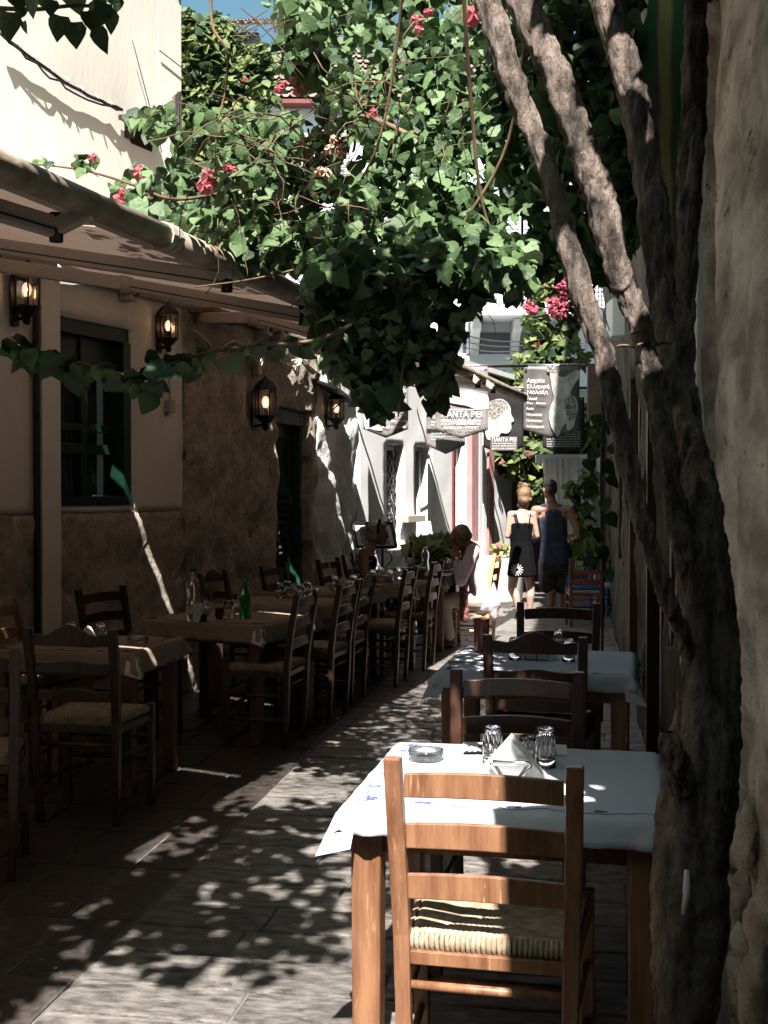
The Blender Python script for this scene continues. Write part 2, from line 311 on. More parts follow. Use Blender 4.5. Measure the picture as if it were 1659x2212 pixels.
# ------------------------------------------------------------------ walls as displaced sheets with real thickness
WA = ((-1.58, 9.39), (0.466, 1.0)); WB = ((-1.58, 9.39), (0.34, 1.0)); WC = ((-0.30, 13.15), (0.42, 1.0)); RW = ((0.41, 0.0), (0.163, 1.0))
def wvec(w):
    d = Vector((w[1][0], w[1][1], 0)).normalized(); return Vector((w[0][0], w[0][1], 0)), d, Vector((d.y, -d.x, 0))
def wp(w, t, z, off=0.0):
    o, d, n = wvec(w); return o + d * t + n * off + Vector((0, 0, z))
def wt(w, x, y):
    p = PW(x, y, w); o, d, n = wvec(w); return (p - o).dot(d), p.z
def tY(w, Y):
    o, d, n = wvec(w); return (Y - o.y) / d.y
def wall_sheet(w, t0, t1, z0, z1, opens, step, amp, off=0.0, freq=2.5, seed=0.0, face=1):
    def cuts(a, b, extra):
        n = max(1, int(round((b - a) / step))); c = [a + (b - a) * i / n for i in range(n + 1)]
        for e in extra:
            if a < e < b:
                c = [q for q in c if abs(q - e) > step * 0.35 or q in (a, b)]; c.append(e)
        return sorted(c)
    ts = cuts(t0, t1, [o[0] for o in opens] + [o[1] for o in opens]); zs = cuts(z0, z1, [o[2] for o in opens] + [o[3] for o in opens])
    mb = MB(); idx = {}
    o_, d, n = wvec(w)
    for j, z in enumerate(zs):
        for i, t in enumerate(ts):
            k = NZ.fractal(Vector((t * freq, z * freq, seed)), 0.8, 2.1, 4) * amp
            idx[i, j] = len(mb.v); mb.v.append(tuple(o_ + d * (t + 0.3 * k) + n * (off + k * face) + Vector((0, 0, z + 0.3 * k))))
    for j in range(len(zs) - 1):
        for i in range(len(ts) - 1):
            tc, zc = (ts[i] + ts[i + 1]) / 2, (zs[j] + zs[j + 1]) / 2
            if any(a < tc < b and c < zc < e for a, b, c, e in opens): continue
            mb.f.append((idx[i, j], idx[i + 1, j], idx[i + 1, j + 1], idx[i, j + 1]))
    return mb
def wallobj(name, mb, m, parent, thick):
    o = obj(name, mb, m, parent, smooth=True)
    q = o.modifiers.new('thick', 'SOLIDIFY'); q.thickness = thick; q.offset = -1
    return o
def wbox(w, t0, t1, z0, z1, o0, o1, mb=None):         # box on a wall between two offsets
    mb = mb or MB(); c = (wp(w, (t0 + t1) / 2, (z0 + z1) / 2, (o0 + o1) / 2)); a, d, n = wvec(w)
    return mb.box(c, (abs(o1 - o0), t1 - t0, z1 - z0), Matrix((n, d, Vector((0, 0, 1)))).transposed())

# ------------------------------------------------------------------ ground and paving
g = MB().box((0, 20, -0.08), (160, 160, 0.12)); tag(obj('ground', g, M_mortar), kind='structure')
pav = tag(thing('alley_paving', None, None), kind='structure')
TH = R(9.2); ad = Vector((math.sin(TH), math.cos(TH), 0)); ac = Vector((math.cos(TH), -math.sin(TH), 0))
pj = PZ(65, 2212, 0); uj = pj.dot(ac)                 # the long joint that runs down the alley
mb = MB(); mb.prism([ac * -4.5 + ad * 0.2, ac * 2.4 + ad * 0.2, ac * 2.4 + ad * 30, ac * -4.5 + ad * 30], (0, 0, 0), (0, 0, -0.03))
for i in range(len(mb.v)): mb.v[i] = (mb.v[i][0], mb.v[i][1], mb.v[i][2] - 0.008)
obj('mortar_bed', mb, M_mortar, pav)
slabs = []; far = MB()
def slab(u0, u1, v0, v1, brown):
    gq = 0.006; c = ac * ((u0 + u1) / 2) + ad * ((v0 + v1) / 2); w, l = (u1 - u0) / 2 - gq, (v1 - v0) / 2 - gq
    if c.x < PW(0, 1000, WA).x - 30: return
    if c.x > 0.41 + 0.163 * c.y + 0.5 or c.y < 0.3: return
    if c.y < 9.4 and c.x < -1.58 + 0.466 * (c.y - 9.39) - 0.5: return
    if c.y >= 9.4 and c.x < -1.58 + 0.34 * (c.y - 9.39) - 0.5: return
    slabs.append((c, w, l, brown))
v = 0.2
while v < 27:
    dv = 0.245 + random.uniform(-0.02, 0.035)
    u = uj
    while u < 4.2:
        du = random.uniform(0.42, 0.72); slab(u, u + du, v, v + dv, False); u += du
    v += dv
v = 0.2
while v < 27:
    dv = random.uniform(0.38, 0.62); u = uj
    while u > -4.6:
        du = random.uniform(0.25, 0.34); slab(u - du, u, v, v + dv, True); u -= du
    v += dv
def slab_geo(mb, c, w, l, h):
    b = 0.007; tx, ty = [random.uniform(-0.0015, 0.0015) for _ in range(2)]
    vs = []
    for (s, zz) in ((0, -0.03), (0, h - 0.005), (b, h)):
        for x, y in ((-1, -1), (1, -1), (1, 1), (-1, 1)):
            vs.append(c + ac * (x * (w - s)) + ad * (y * (l - s)) + Vector((0, 0, zz + (x * tx + y * ty if zz > -0.01 else 0))))
    fs = [(8, 9, 10, 11)]
    for k in (0, 4):
        for i in range(4): fs.append((k + i, k + (i + 1) % 4, k + 4 + (i + 1) % 4, k + 4 + i))
    mb.add(vs, fs)
def onscreen(c):
    if c.y < 3.0: return -1
    x = CX + FPX * c.x / c.y; y = HZ + FPX * CH / c.y
    return 1.0 / c.y if (-120 < x < 1700 and y < 2300) else -1
slabs.sort(key=lambda s: -onscreen(s[0])); SG = rotz(-TH).to_4x4()
for k, (c, w, l, br) in enumerate(slabs):
    h = random.uniform(-0.002, 0.003)
    if k < 290:
        mb = MB(); slab_geo(mb, Vector((0, 0, 0)), w, l, h)
        m4 = rotz(TH); mb.v = [tuple(m4 @ Vector(q)) for q in mb.v]
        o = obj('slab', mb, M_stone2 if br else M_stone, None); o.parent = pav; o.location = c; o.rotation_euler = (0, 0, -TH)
    else: slab_geo(far, c, w, l, h)
fo = obj('far_slabs', far, M_stone, pav, kind='stuff')

# ------------------------------------------------------------------ tall cream building on the left, with its green window
cb = thing('cream_building', 'tall cream rendered building above the long awning, green window below', 'building', (-1.58, 9.39, 0))
tw0, z_a = wt(WA, 118, 1092); tw1, z_b = wt(WA, 283, 700)
ts_ = tY(WA, 0.3)
ZW0, ZW1 = 1.50, 2.78
wallobj('upper_wall', wall_sheet(WA, ts_, 0.0, 1.44, 10.5, [(tw0, tw1, ZW0, ZW1)], 0.16, 0.012, freq=1.3), M_cream, cb, 0.35)
wallobj('lower_wall', wall_sheet(WA, ts_, 0.0, -0.05, 1.44, [], 0.06, 0.035, off=0.015, freq=5), M_plaster, cb, 0.35)
a_, d_, n_ = wvec(WA)
ev = MB(); c0 = wp(WA, 0, 0, -0.001); ev.prism([c0, c0 - n_ * 6, c0 - n_ * 6 + Vector((0, 0, 10.5)), c0 + Vector((0, 0, 10.5))], (0, 0, 0), -d_ * 0.3)
obj('end_wall', ev, M_cream, cb)
pt0, _ = wt(WA, 79, 900); pt1, _ = wt(WA, 119, 900)
obj('pilaster', wbox(WA, pt0, pt1, -0.02, 3.0, 0.0, 0.05), M_cream, cb, bev=0.006)
obj('drain_pipe', MB().tube([wp(WA, pt0 - 0.035, 0, 0.03), wp(WA, pt0 - 0.035, 3.05, 0.03)], 0.022, 8), M_iron, cb)
win = obj('window', wbox(WA, tw0 + 0.001, tw1 - 0.001, ZW0, ZW0 + 0.06, -0.2, 0.012), M_green, cb)
tm = (tw0 + tw1) / 2
def wbar(nm, t0, t1, z0, z1, o0, o1, m, par): return obj(nm, wbox(WA, t0, t1, z0, z1, o0, o1), m, par, bev=0.003)
wbar('lintel', tw0 + 0.001, tw1 - 0.001, ZW1 - 0.10, ZW1 - 0.002, -0.2, -0.02, M_green, win)
wbar('frame', tw0 + 0.002, tw0 + 0.05, ZW0 + 0.062, ZW1 - 0.102, -0.19, -0.08, M_green, win)
wbar('frame', tw1 - 0.09, tw1 - 0.002, ZW0 + 0.062, ZW1 - 0.102, -0.19, 0.0, M_green, win)
wbar('frame', tm - 0.035, tm + 0.035, ZW0 + 0.062, ZW1 - 0.102, -0.185, -0.09, M_green, win)
for za, zb in ((1.86, 1.93), (2.02, 2.07)):
    wbar('rail', tw0 + 0.051, tm - 0.036, za, zb, -0.182, -0.085, M_green, win)
    wbar('rail', tm + 0.036, tw1 - 0.091, za, zb, -0.182, -0.085, M_green, win)
for za, zb in ((ZW0 + 0.065, 1.86), (1.93, 2.02), (2.07, 2.45)):
    wbar('pane', tw0 + 0.051, tm - 0.036, za, zb, -0.15, -0.145, M_pane, win)
    wbar('pane', tm + 0.036, tw1 - 0.091, za, zb, -0.15, -0.145, M_pane, win)
M_curt = mat('net_curtain', (0.16, 0.14, 0.13), 0.9, col2=(0.05, 0.045, 0.04), scale=9, stretch=(3, 3, 1))
M_pane.node_tree.nodes['Principled BSDF'].inputs['Alpha'].default_value = 0.35
for ta, tb in ((tw0 + 0.06, tm - 0.08), (tm + 0.05, tw1 - 0.16)):
    cm = MB().grid(lambda u, v: wp(WA, ta + (tb - ta) * u, 1.57 + 0.86 * v, -0.19 + 0.008 * math.sin(u * 38)), 36, 1)
    obj('curtain', cm, M_curt, win)
wbar('shutter_board', tw0 + 0.051, tw1 - 0.091, 2.45, ZW1 - 0.103, -0.19, -0.11, M_green, win)
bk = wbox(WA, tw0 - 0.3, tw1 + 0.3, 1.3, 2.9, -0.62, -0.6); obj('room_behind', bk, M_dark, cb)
# little things fixed on the cream wall
def cable(pts, r, name, m, label, cat, grp=None, n=6):
    o = obj(name, MB().tube(pts, r, n), m, None, smooth=True); return tag(o, label, cat, grp)
def sag(a, b, s, k=14, wob=0.0):
    a = Vector(a); b = Vector(b); return [a.lerp(b, i / k) + Vector((random.uniform(-wob, wob), random.uniform(-wob, wob), -s * 4 * (i / k) * (1 - i / k) + random.uniform(-wob, wob))) for i in range(k + 1)]
pa = PW(-10, 74, WA) + n_ * 0.04; pb = PW(252, 240, WA) + n_ * 0.05
gl = thing('cable_bundle', 'dark bundle of cables and fairy lights sagging across the cream wall', 'cable', pa)
obj('cable', MB().tube(sag(pa, pb, 0.05, 16, 0.006), 0.012, 6), M_iron, gl, True)
obj('cable', MB().tube(sag(pa + n_ * .015, pb, 0.085, 16, 0.012), 0.007, 6), M_iron, gl, True)
for k in range(2, 16, 2):
    q = sag(pa, pb, 0.05, 16)[k]; obj('bulb_clip', MB().tube([q + Vector((0, 0, .03)), q + n_ * .03 + Vector((0, 0, .0))], 0.009, 5), M_print, gl)
p1 = PW(245, 235, WA); p2 = PW(335, 250, WA)
fl = thing('wall_floodlight', 'flat grey floodlight bracket on the cream wall at the end of the cables', 'floodlight', p1)
tt0, zz0 = wt(WA, 250, 238); tt1, zz1 = wt(WA, 330, 250)
obj('housing', wbox(WA, tt0, tt1, zz0 - 0.07, zz0 - 0.035, 0.02, 0.16), mat('grey_metal', (0.12, 0.13, 0.15), 0.5, 0.4), fl, bev=0.004)
obj('bracket', wbox(WA, tt0 + 0.1, tt0 + 0.14, zz0 - 0.17, zz0 - 0.07, 0.0, 0.08), M_iron, fl)
obj('reflector', MB().prism([wp(WA, tt0 + .05, zz0 - .07, .03), wp(WA, tt1 - .05, zz0 - .07, .03), wp(WA, tt1 - .05, zz0 - .2, .02), wp(WA, tt0 + .15, zz0 - .2, .02)], (0, 0, 0), n_ * 0.01), M_iron, fl)
cable([PW(374, 640, WA) + n_ * .03, PW(377, 400, WA) + n_ * .03, PW(379, 200, WA) + n_ * .03], 0.012, 'wall_pipe', M_iron, 'thin dark pipe at the corner of the cream wall', 'pipe')
cable([PW(340, 110, WA) + n_ * .02, PW(470, 210, WA) * .999 + n_ * .02, PW(560, 255, WA)][:2], 0.004, 'wall_wire', M_iron, 'thin wire stapled diagonally high on the cream wall', 'wire')
cable([PW(274, 90, WA) + n_ * .05, PW(345, 330, WA) + n_ * .02], 0.004, 'hanging_wire', M_iron, 'thin hanging wire crossing the cream wall steeply', 'wire')

# ------------------------------------------------------------------ low plaster house with the green door
hb = thing('plaster_house', 'low rough plastered house with green door and rusty eave', 'house', (-1.58, 9.39, 0))
dt0, _ = wt(WB, 600, 1000); dt1, dz = wt(WB, 671, 868)
DZ = 2.38
tend = tY(WB, 13.15); tmid = wt(WB, 684, 1000)[0]
wallobj('plaster_wall', wall_sheet(WB, 0.012, tmid, -0.05, 3.05, [(dt0, dt1, -0.06, DZ)], 0.05, 0.05, freq=3.4, seed=3), M_plaster, hb, 0.35)
wallobj('whitewashed_lit_wall', wall_sheet(WB, tmid, tend + 0.03, -0.05, 3.02, [], 0.05, 0.05, freq=3.4, seed=3), M_plasterw, hb, 0.35)  # whitewash carried back to the door, its paleness there standing for bounced light
door = obj('door', wbox(WB, dt0 + 0.002, dt1 - 0.002, DZ - 0.14, DZ - 0.003, -0.3, -0.06), mat('greygreen_lintel', (0.05, 0.075, 0.06), 0.6, col2=(0.12, 0.14, 0.12), scale=10, bump=0.5), hb)
def dbox(nm, t0, t1, z0, z1, o0, o1, par=door, m=M_doorg): return obj(nm, wbox(WB, t0, t1, z0, z1, o0, o1), m, par, bev=0.004)
dm = (dt0 + dt1) / 2
dbox('jamb', dt0 + 0.003, dt0 + 0.07, 0, DZ - 0.142, -0.28, -0.09); dbox('jamb', dt1 - 0.07, dt1 - 0.003, 0, DZ - 0.142, -0.28, -0.09)
for t0, t1 in ((dt0 + 0.072, dm - 0.005), (dm + 0.005, dt1 - 0.072)):
    for (za, zb) in ((0.03, 0.15), (0.88, 0.98), (1.55, 1.63), (2.12, DZ - 0.144)): dbox('leaf_rail', t0 + .051, t1 - .051, za, zb, -0.24, -0.19)
    dbox('leaf_stile', t0, t0 + 0.05, 0.03, DZ - 0.144, -0.24, -0.19); dbox('leaf_stile', t1 - 0.05, t1, 0.03, DZ - 0.144, -0.24, -0.19)
    dbox('leaf_panel', t0 + .051, t1 - .051, 0.151, 0.879, -0.235, -0.21); dbox('leaf_panel', t0 + .051, t1 - .051, 1.631, 2.119, -0.235, -0.21)
    for k in range(8): dbox('louvre', t0 + .052, t1 - .052, 1.0 + k * 0.068, 1.035 + k * 0.068, -0.235 + .0, -0.195)
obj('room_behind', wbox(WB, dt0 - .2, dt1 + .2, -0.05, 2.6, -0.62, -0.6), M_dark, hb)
obj('threshold', wbox(WB, dt0 + .003, dt1 - .003, -0.02, 0.05, -0.3, 0.03), M_stone, hb)
ao, bd, bn = wvec(WB)
M_eave = mat('rusty_brown_boards', (0.13, 0.05, 0.03), 0.9, col2=(0.28, 0.16, 0.10), scale=5, stretch=(4, 1, 1), bump=0.6, bscale=20)
te1 = wt(WB, 720, 830)[0]; te0 = wt(WB, 500, 760)[0]
for k in range(5):
    a = 0.05 + k * (te0 - 0.05) / 5; b = 0.05 + (k + 1) * (te0 - 0.05) / 5 - 0.012
    obj('eave_board', wbox(WB, a, b, 3.0 + 0.004 * (k % 3), 3.03 + 0.004 * (k % 3), -0.3, 0.26), M_eave, hb)
obj('flat_roof', wbox(WB, 0.0, tend, 3.06, 3.14, -5.0, 0.03), M_plaster, hb)
cb1 = thing('twisted_cables', 'twisted beige cables looping along the rough wall under the eave', 'cable', wp(WB, 0, 2.8))
for s in range(4):
    pts = [wp(WB, 0.06 + (te1 + 0.35) * i / 30, 2.86 - 0.0 * i - 0.10 * math.sin(i * 0.52) ** 2 - 0.05 * s * (i % 7 == 3) + random.uniform(-.02, .02), 0.035 + 0.012 * s + random.uniform(0, .012)) for i in range(31)]
    obj('cable', MB().tube(pts, 0.009, 6), M_alu, cb1, True)
cnp = thing('canopy_board', 'small dark canopy board over the lantern beside the green door', 'canopy', wp(WB, te1, 2.6))
ca = PW(672, 822, WB); cbq = PW(728, 862, WB)
obj('board', MB().prism([ca, cbq, cbq + bn * .28 - Vector((0, 0, .10)), ca + bn * .28 - Vector((0, 0, .10))], (0, 0, 0), (0, 0, .03)), M_iron, cnp)
obj('strut', MB().tube([wp(WB, wt(WB, 700, 860)[0], 2.35, 0.0), wp(WB, wt(WB, 700, 845)[0], 2.52, 0.22)], 0.008, 6), M_iron, cnp)
jb = PW(360, 878, WA); tag(obj('junction_box', MB().box(jb + n_ * .03, (.06, .07, .10), rotz(-R(25))), M_alu, None, bev=.008), 'small beige junction box on the wall under the second lantern', 'junction box')
cable([jb + n_ * .03 + Vector((0, 0, .04)), PW(358, 800, WA) + n_ * .03, PW(352, 735, WA) + n_ * .02], .006, 'lamp_wire', M_alu, 'thin wire running from lantern down to the beige junction box', 'wire')
jb2 = PW(545, 800, WB); tag(obj('junction_box', MB().box(jb2 + bn * .05, (.06, .07, .10), rotz(-R(18))), M_alu, None, bev=.008), 'small beige junction box above the lantern on rough wall', 'junction box')

# ------------------------------------------------------------------ white shop building further along
wh = thing('white_shop', 'sunlit white shop front with dusty pink posts, behind the menu stand', 'shop', (-0.3, 13.15, 0))
def X2t(x): return wt(WC, x, 1000)[0]
ops = [(X2t(836), X2t(872), 0.9, wt(WC, 850, 962)[1]), (X2t(897), X2t(928), 0.05, wt(WC, 910, 965)[1]), (X2t(984), X2t(1006), 0.9, 2.45)]
te = tY(WC, 18.6)
wallobj('front_wall', wall_sheet(WC, 0.0, te, -0.05, 3.3, ops, 0.12, 0.01, freq=2), M_white, wh, 0.3)
def cbx(nm, t0, t1, z0, z1, o0, o1, m, par=wh, bev=0.004): return obj(nm, wbox(WC, t0, t1, z0, z1, o0, o1), m, par, bev=bev)
for k, (a, b, c, e) in enumerate(ops):
    f = cbx('window' if k != 1 else 'door', a + .002, b - .002, c + .002, c + .05, -.25, -.12, M_bluew)
    cbx('frame', a + .002, a + .05, c + .052, e - .052, -.25, -.12, M_bluew, f); cbx('frame', b - .05, b - .002, c + .052, e - .052, -.25, -.12, M_bluew, f)
    cbx('frame', a + .002, b - .002, e - .05, e - .002, -.25, -.12, M_bluew, f)
    cbx('pane', a + .05, b - .05, c + .052, e - .052, -.2, -.19, M_pane, f)
    if k == 0:
        gr = MB()
        n = 5; w_ = (b - a) / n; h_ = 0.16
        for j in range(int((e - c) / h_)):
            for i in range(n):
                t0 = a + i * w_; z0 = c + j * h_
                gr.beam(wp(WC, t0, z0, -.1), wp(WC, t0 + w_, z0 + h_, -.1), .012, .012); gr.beam(wp(WC, t0 + w_, z0, -.1), wp(WC, t0, z0 + h_, -.1), .012, .012)
        obj('lattice_grille', gr, M_iron, f, kind='stuff')
    if k == 1: cbx('glazing_bar', (a + b) / 2 - .03, (a + b) / 2 + .03, c + .06, e - .06, -.18, -.14, M_bluew, f)
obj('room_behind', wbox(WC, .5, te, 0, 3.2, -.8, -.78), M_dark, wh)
for x0, x1, m in ((974, 978.5, M_redp), (1008, 1023, M_pinkt), (1045, 1057, M_pinkt)): cbx('post', X2t(x0), X2t(x1), 0, 2.75, 0.015, (.04 if m is M_redp else .08), m)
for x0, x1 in ((1024, 1031), (1033, 1040)): cbx('white_column', X2t(x0), X2t(x1), 0, 2.75, 0.015, .08, M_white)
cbx('sill', X2t(832), X2t(876), .84, .9, 0.005, .09, M_white); cbx('ledge', X2t(862), X2t(900), 1.22, 1.30, 0.005, .12, M_alu)
cbx('sill', X2t(980), X2t(1010), .82, .9, .005, .16, M_white)
obj('roof_slab', wbox(WC, -0.1, te + .1, 3.31, 3.38, -5, .08), M_white, wh)
# end wall of the alley and the dark gift shop in it
sh = thing('gift_shop', 'dark open gift shop front behind the standing couple', 'shop', (2.5, 19.2, 0))
obj('back_wall', MB().box((2.6, 21.6, 1.5), (4.4, .1, 3.2)), mat('maroon_shop_wall', (.06, .02, .015), .8), sh)
obj('side_wall', MB().box((1.55, 20.4, 1.6), (.12, 2.3, 3.3)), M_white, sh)
obj('lintel', MB().box((2.9, 19.2, 2.85), (3.0, .3, .5)), M_white, sh)
obj('ceiling', MB().box((2.9, 20.5, 3.16), (3.4, 2.7, .1)), M_white, sh)
obj('counter', MB().box((1.98, 19.6, .5), (.7, .3, .9)), M_wood2, sh, bev=.01)
obj('shop_shelf', MB().box((2.3, 20.9, 1.5), (1.3, .35, .04)), M_wood2, sh)
obj('door_post', MB().box((P(1127, 1000, 19.3).x, 19.3, 1.3), (.06, .06, 2.6)), M_bluew, sh)
rl = thing('railing', 'low brass railing in front of the gift shop', 'railing', P(1100, 1200, 18.8))
obj('top_rail', MB().tube([P(1056, 1155, 18.8), P(1128, 1157, 18.8)], .014, 6), M_pine, rl)
for k in range(9):
    q = P(1059 + k * 8.3, 1155.5, 18.8); obj('baluster', MB().tube([q, Vector((q.x, q.y, .25))], .007, 5), M_pine, rl)
for k, (x, y) in enumerate(((1066, 1170), (1088, 1168), (1078, 1208), (1130, 1195), (1063, 1215))):
    lab = ['wind chime with copper tubes hanging behind railing, one next to pink post', 'wind chime with copper tubes hanging behind railing, beside the woman in black', 'wind chime with pale tubes and blue top, lowest in the middle', 'wind chime partly hidden behind the woman in the black dress', 'pale wind chime lowest beside the pink post'][k]
    q = P(x, y, 18.6); c = thing('wind_chime', lab, 'wind chime', q, group='wind chimes hanging in the gift shop')
    obj('dome', MB().lathe([(.02, .12), (.06, .10), (.085, .06), (.09, .03)], q, 10), M_clothw if k % 2 else M_bluep, c, True)
    for j in range(5):
        an = j * 1.257; pq = q + Vector((math.cos(an) * .06, math.sin(an) * .06, 0)); obj('chime_tube', MB().tube([pq + Vector((0, 0, .03)), pq - Vector((0, 0, .18 + .03 * j))], .011, 6), M_wood if k < 2 else M_steel, c)
    obj('hook_line', MB().tube([q + Vector((0, 0, .12)), q + Vector((0, 0, .5))], .003, 4), M_iron, c)
q = P(1068, 1075, 18.9); o = thing('fish_ornament', 'turquoise fish ornament hanging in the shop doorway', 'ornament', q)
obj('fish', MB().lathe([(.0, .20), (.03, .15), (.055, .05), (.06, -.05), (.03, -.13), (.07, -.2)], q, 8), mat('turquoise_glaze', (.12, .38, .42), .3), o, True)
obj('line', MB().tube([q + Vector((0, 0, .2)), q + Vector((0, 0, .5))], .003, 4), M_iron, o)
o = thing('magnet_board', 'blue board covered with small souvenirs between the two standing people', 'display board', P(1176, 1140, 19.4))
bx0, bx1 = P(1150, 1150, 19.4), P(1196, 1150, 19.4)
obj('board', MB().box(((bx0.x + bx1.x) / 2, 19.4, P(1170, 1150, 19.4).z), (bx1.x - bx0.x, .03, .34)), M_bluep, o)
for i in range(7):
    for j in range(5): obj('souvenir', MB().box((bx0.x + .03 + i * .047, 19.375, P(1170, 1150, 19.4).z - .13 + j * .062), (.03, .014, .04)), M_statd if (i + j) % 3 else M_clothw, o)

# ------------------------------------------------------------------ far white house with balcony, and its tiled roof
fh = thing('far_house', 'white balconied house with faded tiled roof closing the alley', 'house', (2, 24, 0))
def fx(x): return P(x, 1000, 24).x
def fz(y): return P(800, y, 24).z
ZE = fz(228)
obj('facade', MB().box(((fx(590) + fx(1420)) / 2, 24.2, ZE / 2), (fx(1420) - fx(590), .4, ZE)), M_bluew, fh)
obj('side', MB().box((fx(590) + .2, 26.5, ZE / 2), (.4, 4.2, ZE - .01)), M_bluew, fh)
rt = MB(); nr = 46; rx0, rx1 = fx(560), fx(1420)
for k in range(nr * 2):
    a = rx0 + (rx1 - rx0) * k / (nr * 2); b = rx0 + (rx1 - rx0) * (k + 1) / (nr * 2); up = .05 if k % 2 else 0
    for j in range(9):
        ya, yb = 23.7 + j * .5, 23.7 + (j + 1) * .5 + .06; za, zb = ZE + .05 + j * .29 + .03, ZE + .05 + (j + 1) * .29
        mx_ = (a + b) / 2
        rt.add([(a, ya, za), (mx_, ya, za + up), (b, ya, za), (a, yb, zb), (mx_, yb, zb + up), (b, yb, zb)], [(0, 1, 4, 3), (1, 2, 5, 4)])
obj('roof_deck', MB().prism([(rx0, 23.72, ZE + .0), (rx0, 28.2, ZE + 2.58), (rx0, 28.2, ZE)], (0, 0, 0), (rx1 - rx0, 0, 0)), M_tile, fh)
obj('roof_tiles', rt, M_tile, fh, kind='stuff'); obj('eave_board', MB().box(((rx0 + rx1) / 2, 23.9, ZE - .02), (rx1 - rx0, .5, .08)), M_redp, fh)
def louvers(x0, x1, y0, y1, nm='shutter'):
    X0, X1, Z0, Z1 = fx(x0), fx(x1), fz(y1), fz(y0)
    s = obj(nm, MB().box(((X0 + X1) / 2, 23.985, (Z0 + Z1) / 2), (X1 - X0, .02, Z1 - Z0)), M_white, fh)
    fr = MB()
    for a in (X0, X1): obj('frame', MB().box((a, 23.94, (Z0 + Z1) / 2), (.07, .06, Z1 - Z0)), mat('lavender_trim', (.50, .54, .70), .7), s)
    n = int((Z1 - Z0) / .085)
    sl = MB()
    for k in range(n): sl.box(((X0 + X1) / 2, 23.955, Z0 + (k + .5) * (Z1 - Z0) / n), (X1 - X0 - .08, .05, .05), Matrix.Rotation(R(35), 3, 'X'))
    obj('slats', sl, M_white, s, kind='stuff')
louvers(650, 735, 470, 645); louvers(1085, 1125, 440, 670); louvers(1127, 1168, 440, 670); louvers(700, 760, 250, 420); louvers(1250, 1330, 430, 670)
zb_ = fz(690)
obj('balcony', MB().box(((fx(1010) + fx(1330)) / 2, 23.45, zb_), (fx(1330) - fx(1010), 1.1, .16)), M_bluew, fh, bev=.02)
obj('cornice', MB().box(((fx(600) + fx(1005)) / 2, 23.85, zb_ - .25), (fx(1005) - fx(600), .3, .22)), M_bluew, fh, bev=.03)
obj('cornice', MB().box(((fx(600) + fx(1005)) / 2, 23.9, zb_ - .75), (fx(1005) - fx(600), .2, .10)), M_bluew, fh)
br = MB()
for x in range(1012, 1330, 7): br.box((fx(x), 22.95, zb_ + .55), (.016, .016, .95))
obj('balusters', br, M_iron, fh, kind='stuff')
obj('handrail', MB().box(((fx(1010) + fx(1330)) / 2, 22.95, zb_ + 1.04), (fx(1330) - fx(1010), .04, .03)), M_iron, fh)
for x in (1024, 1110, 1250):
    X = fx(x); obj('corbel', MB().prism([(X - .09, 23.99, zb_ - .09), (X - .09, 23.2, zb_ - .09), (X - .09, 23.3, zb_ - .28), (X - .09, 23.7, zb_ - .4), (X - .09, 23.99, zb_ - .75)], (0, 0, 0), (.18, 0, 0)), M_white, fh, bev=.02)
obj('under_balcony_shade', MB().box(((fx(1000) + fx(1140)) / 2, 23.985, fz(742)), (fx(1140) - fx(1000), .03, .42)), mat('blue_grey_shade', (.16, .17, .20), .8), fh)  # dark strip painting the shade below the balcony slab
for k in range(3):
    cable(sag(P(1000, 722 + k * 14, 20), P(1180, 728 + 8 * k, 20), .10, 12), .012, 'street_wire', M_iron, ['upper wire sagging below the far balcony', 'middle wire sagging below the far balcony', 'lowest wire sagging below the far balcony'][k], 'wire', 'wires strung under the far balcony')

# ivy covered house on the left in the distance
ih = thing('ivy_house', 'house smothered in ivy beyond the cream building', 'house', (-3, 18, 0))
hx0, hx1 = P(300, 500, 18).x, P(560, 500, 18).x; hz = P(400, 70, 18).z
obj('wall', MB().box(((hx0 + hx1) / 2, 20, hz / 2), (hx1 - hx0, 4, hz)), M_plaster, ih)
rr = MB()
for k in range(20):
    a = hx0 - .2 + (hx1 - hx0 + .5) * k / 20; b = hx0 - .2 + (hx1 - hx0 + .5) * (k + 1) / 20
    for j in range(5): rr.add([(a, 17.7 + j * .5, hz + .02 + j * .2), ((a + b) / 2, 17.7 + j * .5, hz + .08 + j * .2), (b, 17.7 + j * .5, hz + .02 + j * .2), (a, 18.25 + j * .5, hz + .2 + j * .2), ((a + b) / 2, 18.25 + j * .5, hz + .26 + j * .2), (b, 18.25 + j * .5, hz + .2 + j * .2)], [(0, 1, 4, 3), (1, 2, 5, 4)])
obj('roof_tiles', rr, M_tile, ih, kind='stuff')

# ------------------------------------------------------------------ weathered building along the right
rb = thing('weathered_building', 'weathered plastered building with dark doors behind the old trunks', 'building', (.9, 3, 0))
ro = [(tY(RW, 3.62), tY(RW, 3.97), -.06, 4.2), (tY(RW, 5.0), tY(RW, 5.4), .9, 2.3), (tY(RW, 5.95), tY(RW, 7.3), -.06, 2.5), (tY(RW, 8.2), tY(RW, 9.8), -.06, 2.5), (tY(RW, 11.2), tY(RW, 12.4), .9, 2.4)]
m_ = wall_sheet(RW, tY(RW, 0.2), tY(RW, 3.98), -.05, 9.5, ro[:1], .03, .016, freq=3.2, seed=9, face=-1)
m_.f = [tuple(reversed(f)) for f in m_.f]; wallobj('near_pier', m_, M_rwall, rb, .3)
m_ = wall_sheet(RW, tY(RW, 4.62), tY(RW, 20), -.05, 9.0, ro[1:], .12, .05, freq=2.2, seed=5, face=-1, off=0)
m_.f = [tuple(reversed(f)) for f in m_.f]; wallobj('long_wall', m_, M_rwalld, rb, .3)
